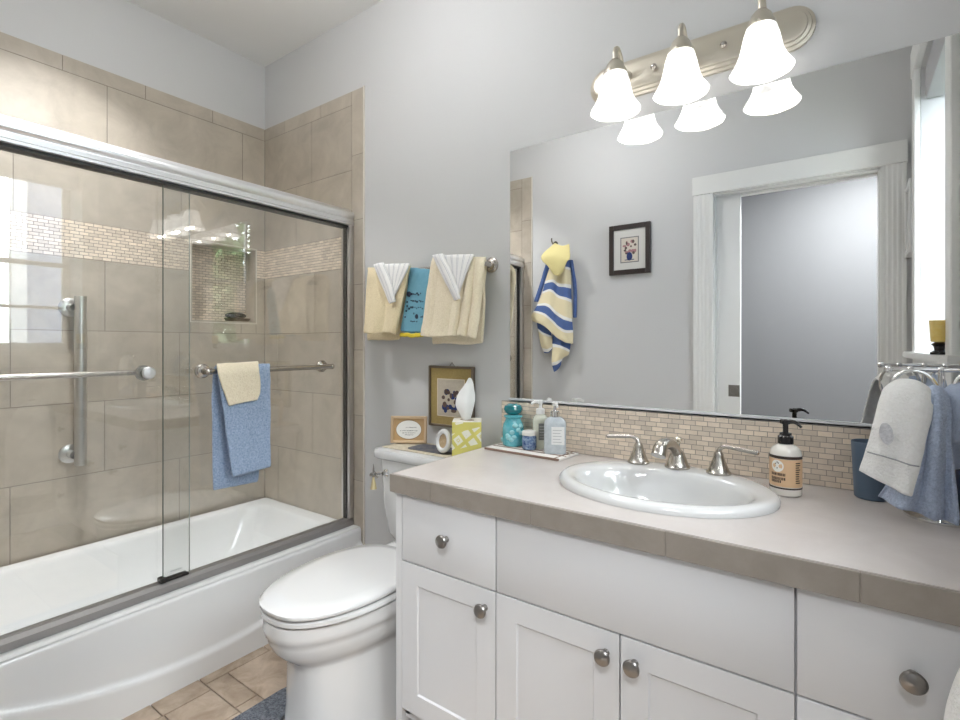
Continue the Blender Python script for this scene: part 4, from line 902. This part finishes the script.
rows = [[im(551, 262, y), im(555, 258, y+.03), im(560, 257, y+.038), im(566, 258, y+.03), im(571, 260, y)],
        [im(547, 278, y), im(554, 276, y+.035), im(560, 279, y+.020), im(566, 279, y+.040), im(572, 280, y)],
        [im(541, 300, y), im(550, 298, y+.040), im(558, 305, y+.022), im(566, 309, y+.048), im(573, 312, y+.01)],
        [im(533, 314, y), im(545, 319, y+.045), im(556, 329, y+.026), im(565, 336, y+.050), im(574, 336, y+.01)],
        [im(533, 321, y), im(545, 326, y+.045), im(556, 336, y+.026), im(565, 342, y+.050), im(574, 344, y+.01)]]
o = sheet(rows, 'striped_towel', stripe, None, nu=6, nv=6, thick=.006, fuzz=.003, label='yellow, white and blue striped towel hanging from the hook opposite the mirror', cat='towel')
rows = [[im(553, 330, y), im(562, 336, y+.012), im(572, 340, y)], [im(553, 350, y), im(561, 350, y+.022), im(570, 354, y)], [im(553, 362, y+.004), im(558, 361, y+.018), im(564, 358, y+.004)], [im(555, 372, y+.004), im(558, 370, y+.012), im(561, 366, y+.004)]]
sheet(rows, 'towel_tail', stripe, o, nu=6, nv=6, thick=.006, fuzz=.003)
rows = [[im(537, 318, y-.006), im(544, 324, y+.006), im(552, 330, y-.006)], [im(541, 340, y-.006), im(547, 343, y+.010), im(553, 343, y-.006)], [im(545, 353, y-.004), im(549, 353, y+.006), im(553, 349, y-.004)]]
sheet(rows, 'towel_tail', stripe, o, nu=6, nv=6, thick=.006, fuzz=.003)
for pts in (((547, 264), (541, 283), (535, 302), 4.5), ((570, 260), (574, 287), (574, 318), 3.5)):
    rows = [[im(u+dx, v, y+.004+.008*k) for k, dx in ((0, 0), (1, pts[3]*.5), (0, pts[3]))] for u, v in pts[:3]]
    sheet(rows, 'towel_edge', navyt, o, nu=5, nv=6, thick=.006)
y2 = YF+.105
rows = [[im(556, 243, y2-.05), im(563, 246, y2-.05), im(570, 244, y2-.05)], [im(542, 257, y2-.01), im(556, 255, y2+.005), im(571, 258, y2-.01)], [im(549, 267, y2), im(559, 267, y2+.008), im(568, 262, y2)], [im(555, 275, y2-.004), im(560, 276, y2), im(564, 272, y2-.004)]]
sheet(rows, 'washcloth', yell, None, nu=6, nv=6, thick=.006, label='plain yellow washcloth hung over the striped towel on the opposite hook', cat='washcloth')
pa, pb, pc = im(611, 228, YF), im(652, 223, YF), im(611, 276, YF)
w, hh = pb.x-pa.x, pa.z-pc.z
fr = frame_at(Vector(((pa.x+pb.x)/2, YF+.001, pc.z-.002)), PI)
framed('wall_picture', w, hh+.004, .022, fr, 'dark framed flower print on the wall opposite the mirror', 'picture', M('espresso_frame', (.035, .025, .022), .3), .030,
       [('mount', M('pale_mount', (.72, .71, .68), .8)), ('inner_border', M('grey_border', (.22, .22, .22), .7), rect(-w*.225, w*.225, hh*.235, hh*.755)), ('print', M('ivory_print', (.70, .64, .56), .8), rect(-w*.20, w*.20, hh*.255, hh*.735))] + blossoms(.0, hh*.54, .04, [('flowers', pinkt, 10), ('leaves', brownt, 8)]) + [('vase', navy, multi(disc(0, hh*.36, .018, .026), rect(-.03, .03, hh*.285, hh*.30)))])
# framed print at the end of the window wall
fr = frame_at(Vector((XR-.001, -1.405, 1.55)), -PI/2)
framed('wall_picture', .20, .32, .030, fr, 'white framed picture on the window wall, seen edge on in the mirror', 'picture', M('silver_frame', (.70, .70, .70), .3), .02, [('mount', M('pale_mount', (0, 0, 0))), ('print', M('ivory_print', (0, 0, 0)), rect(-.05, .05, .09, .23))])
# candle lamp on the window sill
p = Vector((.226, -.425, WZ0+.0185)); t = thing('candle_lamp', tuple(p), 'small lamp with amber glass cup on a black base, on the window sill', 'lamp')
b = B(); b.lathe([(0, 0), (.022, 0), (.022, .006), (.012, .012), (.014, .024), (.020, .030), (.010, .036), (0, .036)], p, 20); b.build('base', blackp, t)
b = B(); b.lathe([(.012, .036), (.020, .038), (.022, .060), (.024, .100), (.0225, .100), (.020, .06), (.011, .04)], p, 24); b.build('glass_cup', M('amber_glass', (.80, .58, .16), .15, mottle=(30, (.84, .70, .34), .7)), t)

# ------------------------------------------------------------------ outside the window
b = B(); b.box(.5, 9, -6, 5, -.6, -.5); b.build('ground', M('lawn', (.10, .16, .06), .95), kind='structure')
t = thing('neighbour_house', (3.2, 1.3, -.5), 'pale blue clapboard house wall outside the window', 'house')
b = B()
for k in range(22):
    z = -.5+k*.17; b.prism([(3.0, z), (3.02, z), (3.05, z+.17), (3.0, z+.17)], 0, 2.8, Matrix(((1, 0, 0, 0), (0, 0, 1, -.12), (0, 1, 0, 0), (0, 0, 0, 1))))
b.box(3.02, 3.3, -.12, 2.68, -.5, 3.24); b.build('clapboards', M('clapboard_paint', (.17, .195, .26), .6), t)
b = B(); b.box(2.97, 3.06, -.20, -.08, -.5, 3.24); b.build('corner_board', M('corner_white', (.50, .51, .53), .5), t)
b = B(); b.prism([(2.5, 3.2), (3.4, 3.9), (3.4, 3.8), (2.5, 3.12)], 0, 3.2, Matrix(((1, 0, 0, 0), (0, 0, 1, -.35), (0, 1, 0, 0), (0, 0, 0, 1)))); b.build('eave', M('eave_white', (.42, .44, .47), .6), t)
leafm = M('leaves', (.12, .22, .08), .6, mottle=(4, (.26, .36, .20), .8), island=.5)
def shrub(name, c, r, h, label, n, seed):
    rr = random.Random(seed); t = thing(name, (c[0], c[1], -.5), label, name, 'shrubs outside the window' if name == 'shrub' else None)
    b = B(); b.tube([(c[0], c[1], -.5), (c[0]+.05, c[1], h*.5), (c[0], c[1]+.05, h*.8)], [.06, .045, .02], 8); b.build('trunk', M('bark', (.12, .09, .06), .9), t)
    b = B()
    for _ in range(n):
        d = Vector((rr.gauss(0, 1), rr.gauss(0, 1), rr.gauss(0, 1))).normalized()*rr.uniform(.6, 1)
        q = Vector((c[0]+d.x*r, c[1]+d.y*r, h*.55+d.z*h*.62)); a = Vector((rr.uniform(-1, 1), rr.uniform(-1, 1), rr.uniform(-.6, .6))).normalized()*.105; w_ = a.cross(Vector((rr.uniform(-1, 1), rr.uniform(-1, 1), 1))).normalized()*.05
        b.faces([q-a, q-w_, q+a, q+w_], [(0, 1, 2, 3)])
    b.build('foliage', leafm, t)
shrub('shrub', (1.95, -1.25), .5, 2.2, 'tall leafy shrub outside the window, nearest to the glass', 2600, 1)
shrub('shrub', (3.9, -1.15), .8, 2.9, 'broad leafy shrub outside the window, beside the house corner', 3000, 2)
shrub('shrub', (3.2, -3.3), .9, 2.8, 'leafy shrub outside the window, farthest from the house', 3000, 3)
shrub('sky_block_tree', (6.2, -3.2), 1.9, 4.6, 'tall leafy backdrop added far behind the shrubs to block bright sky', 5000, 4)  # added backdrop, keeps bright sky out of the reflections

for o in bpy.data.objects:
    if '_o' in o: del o['_o']
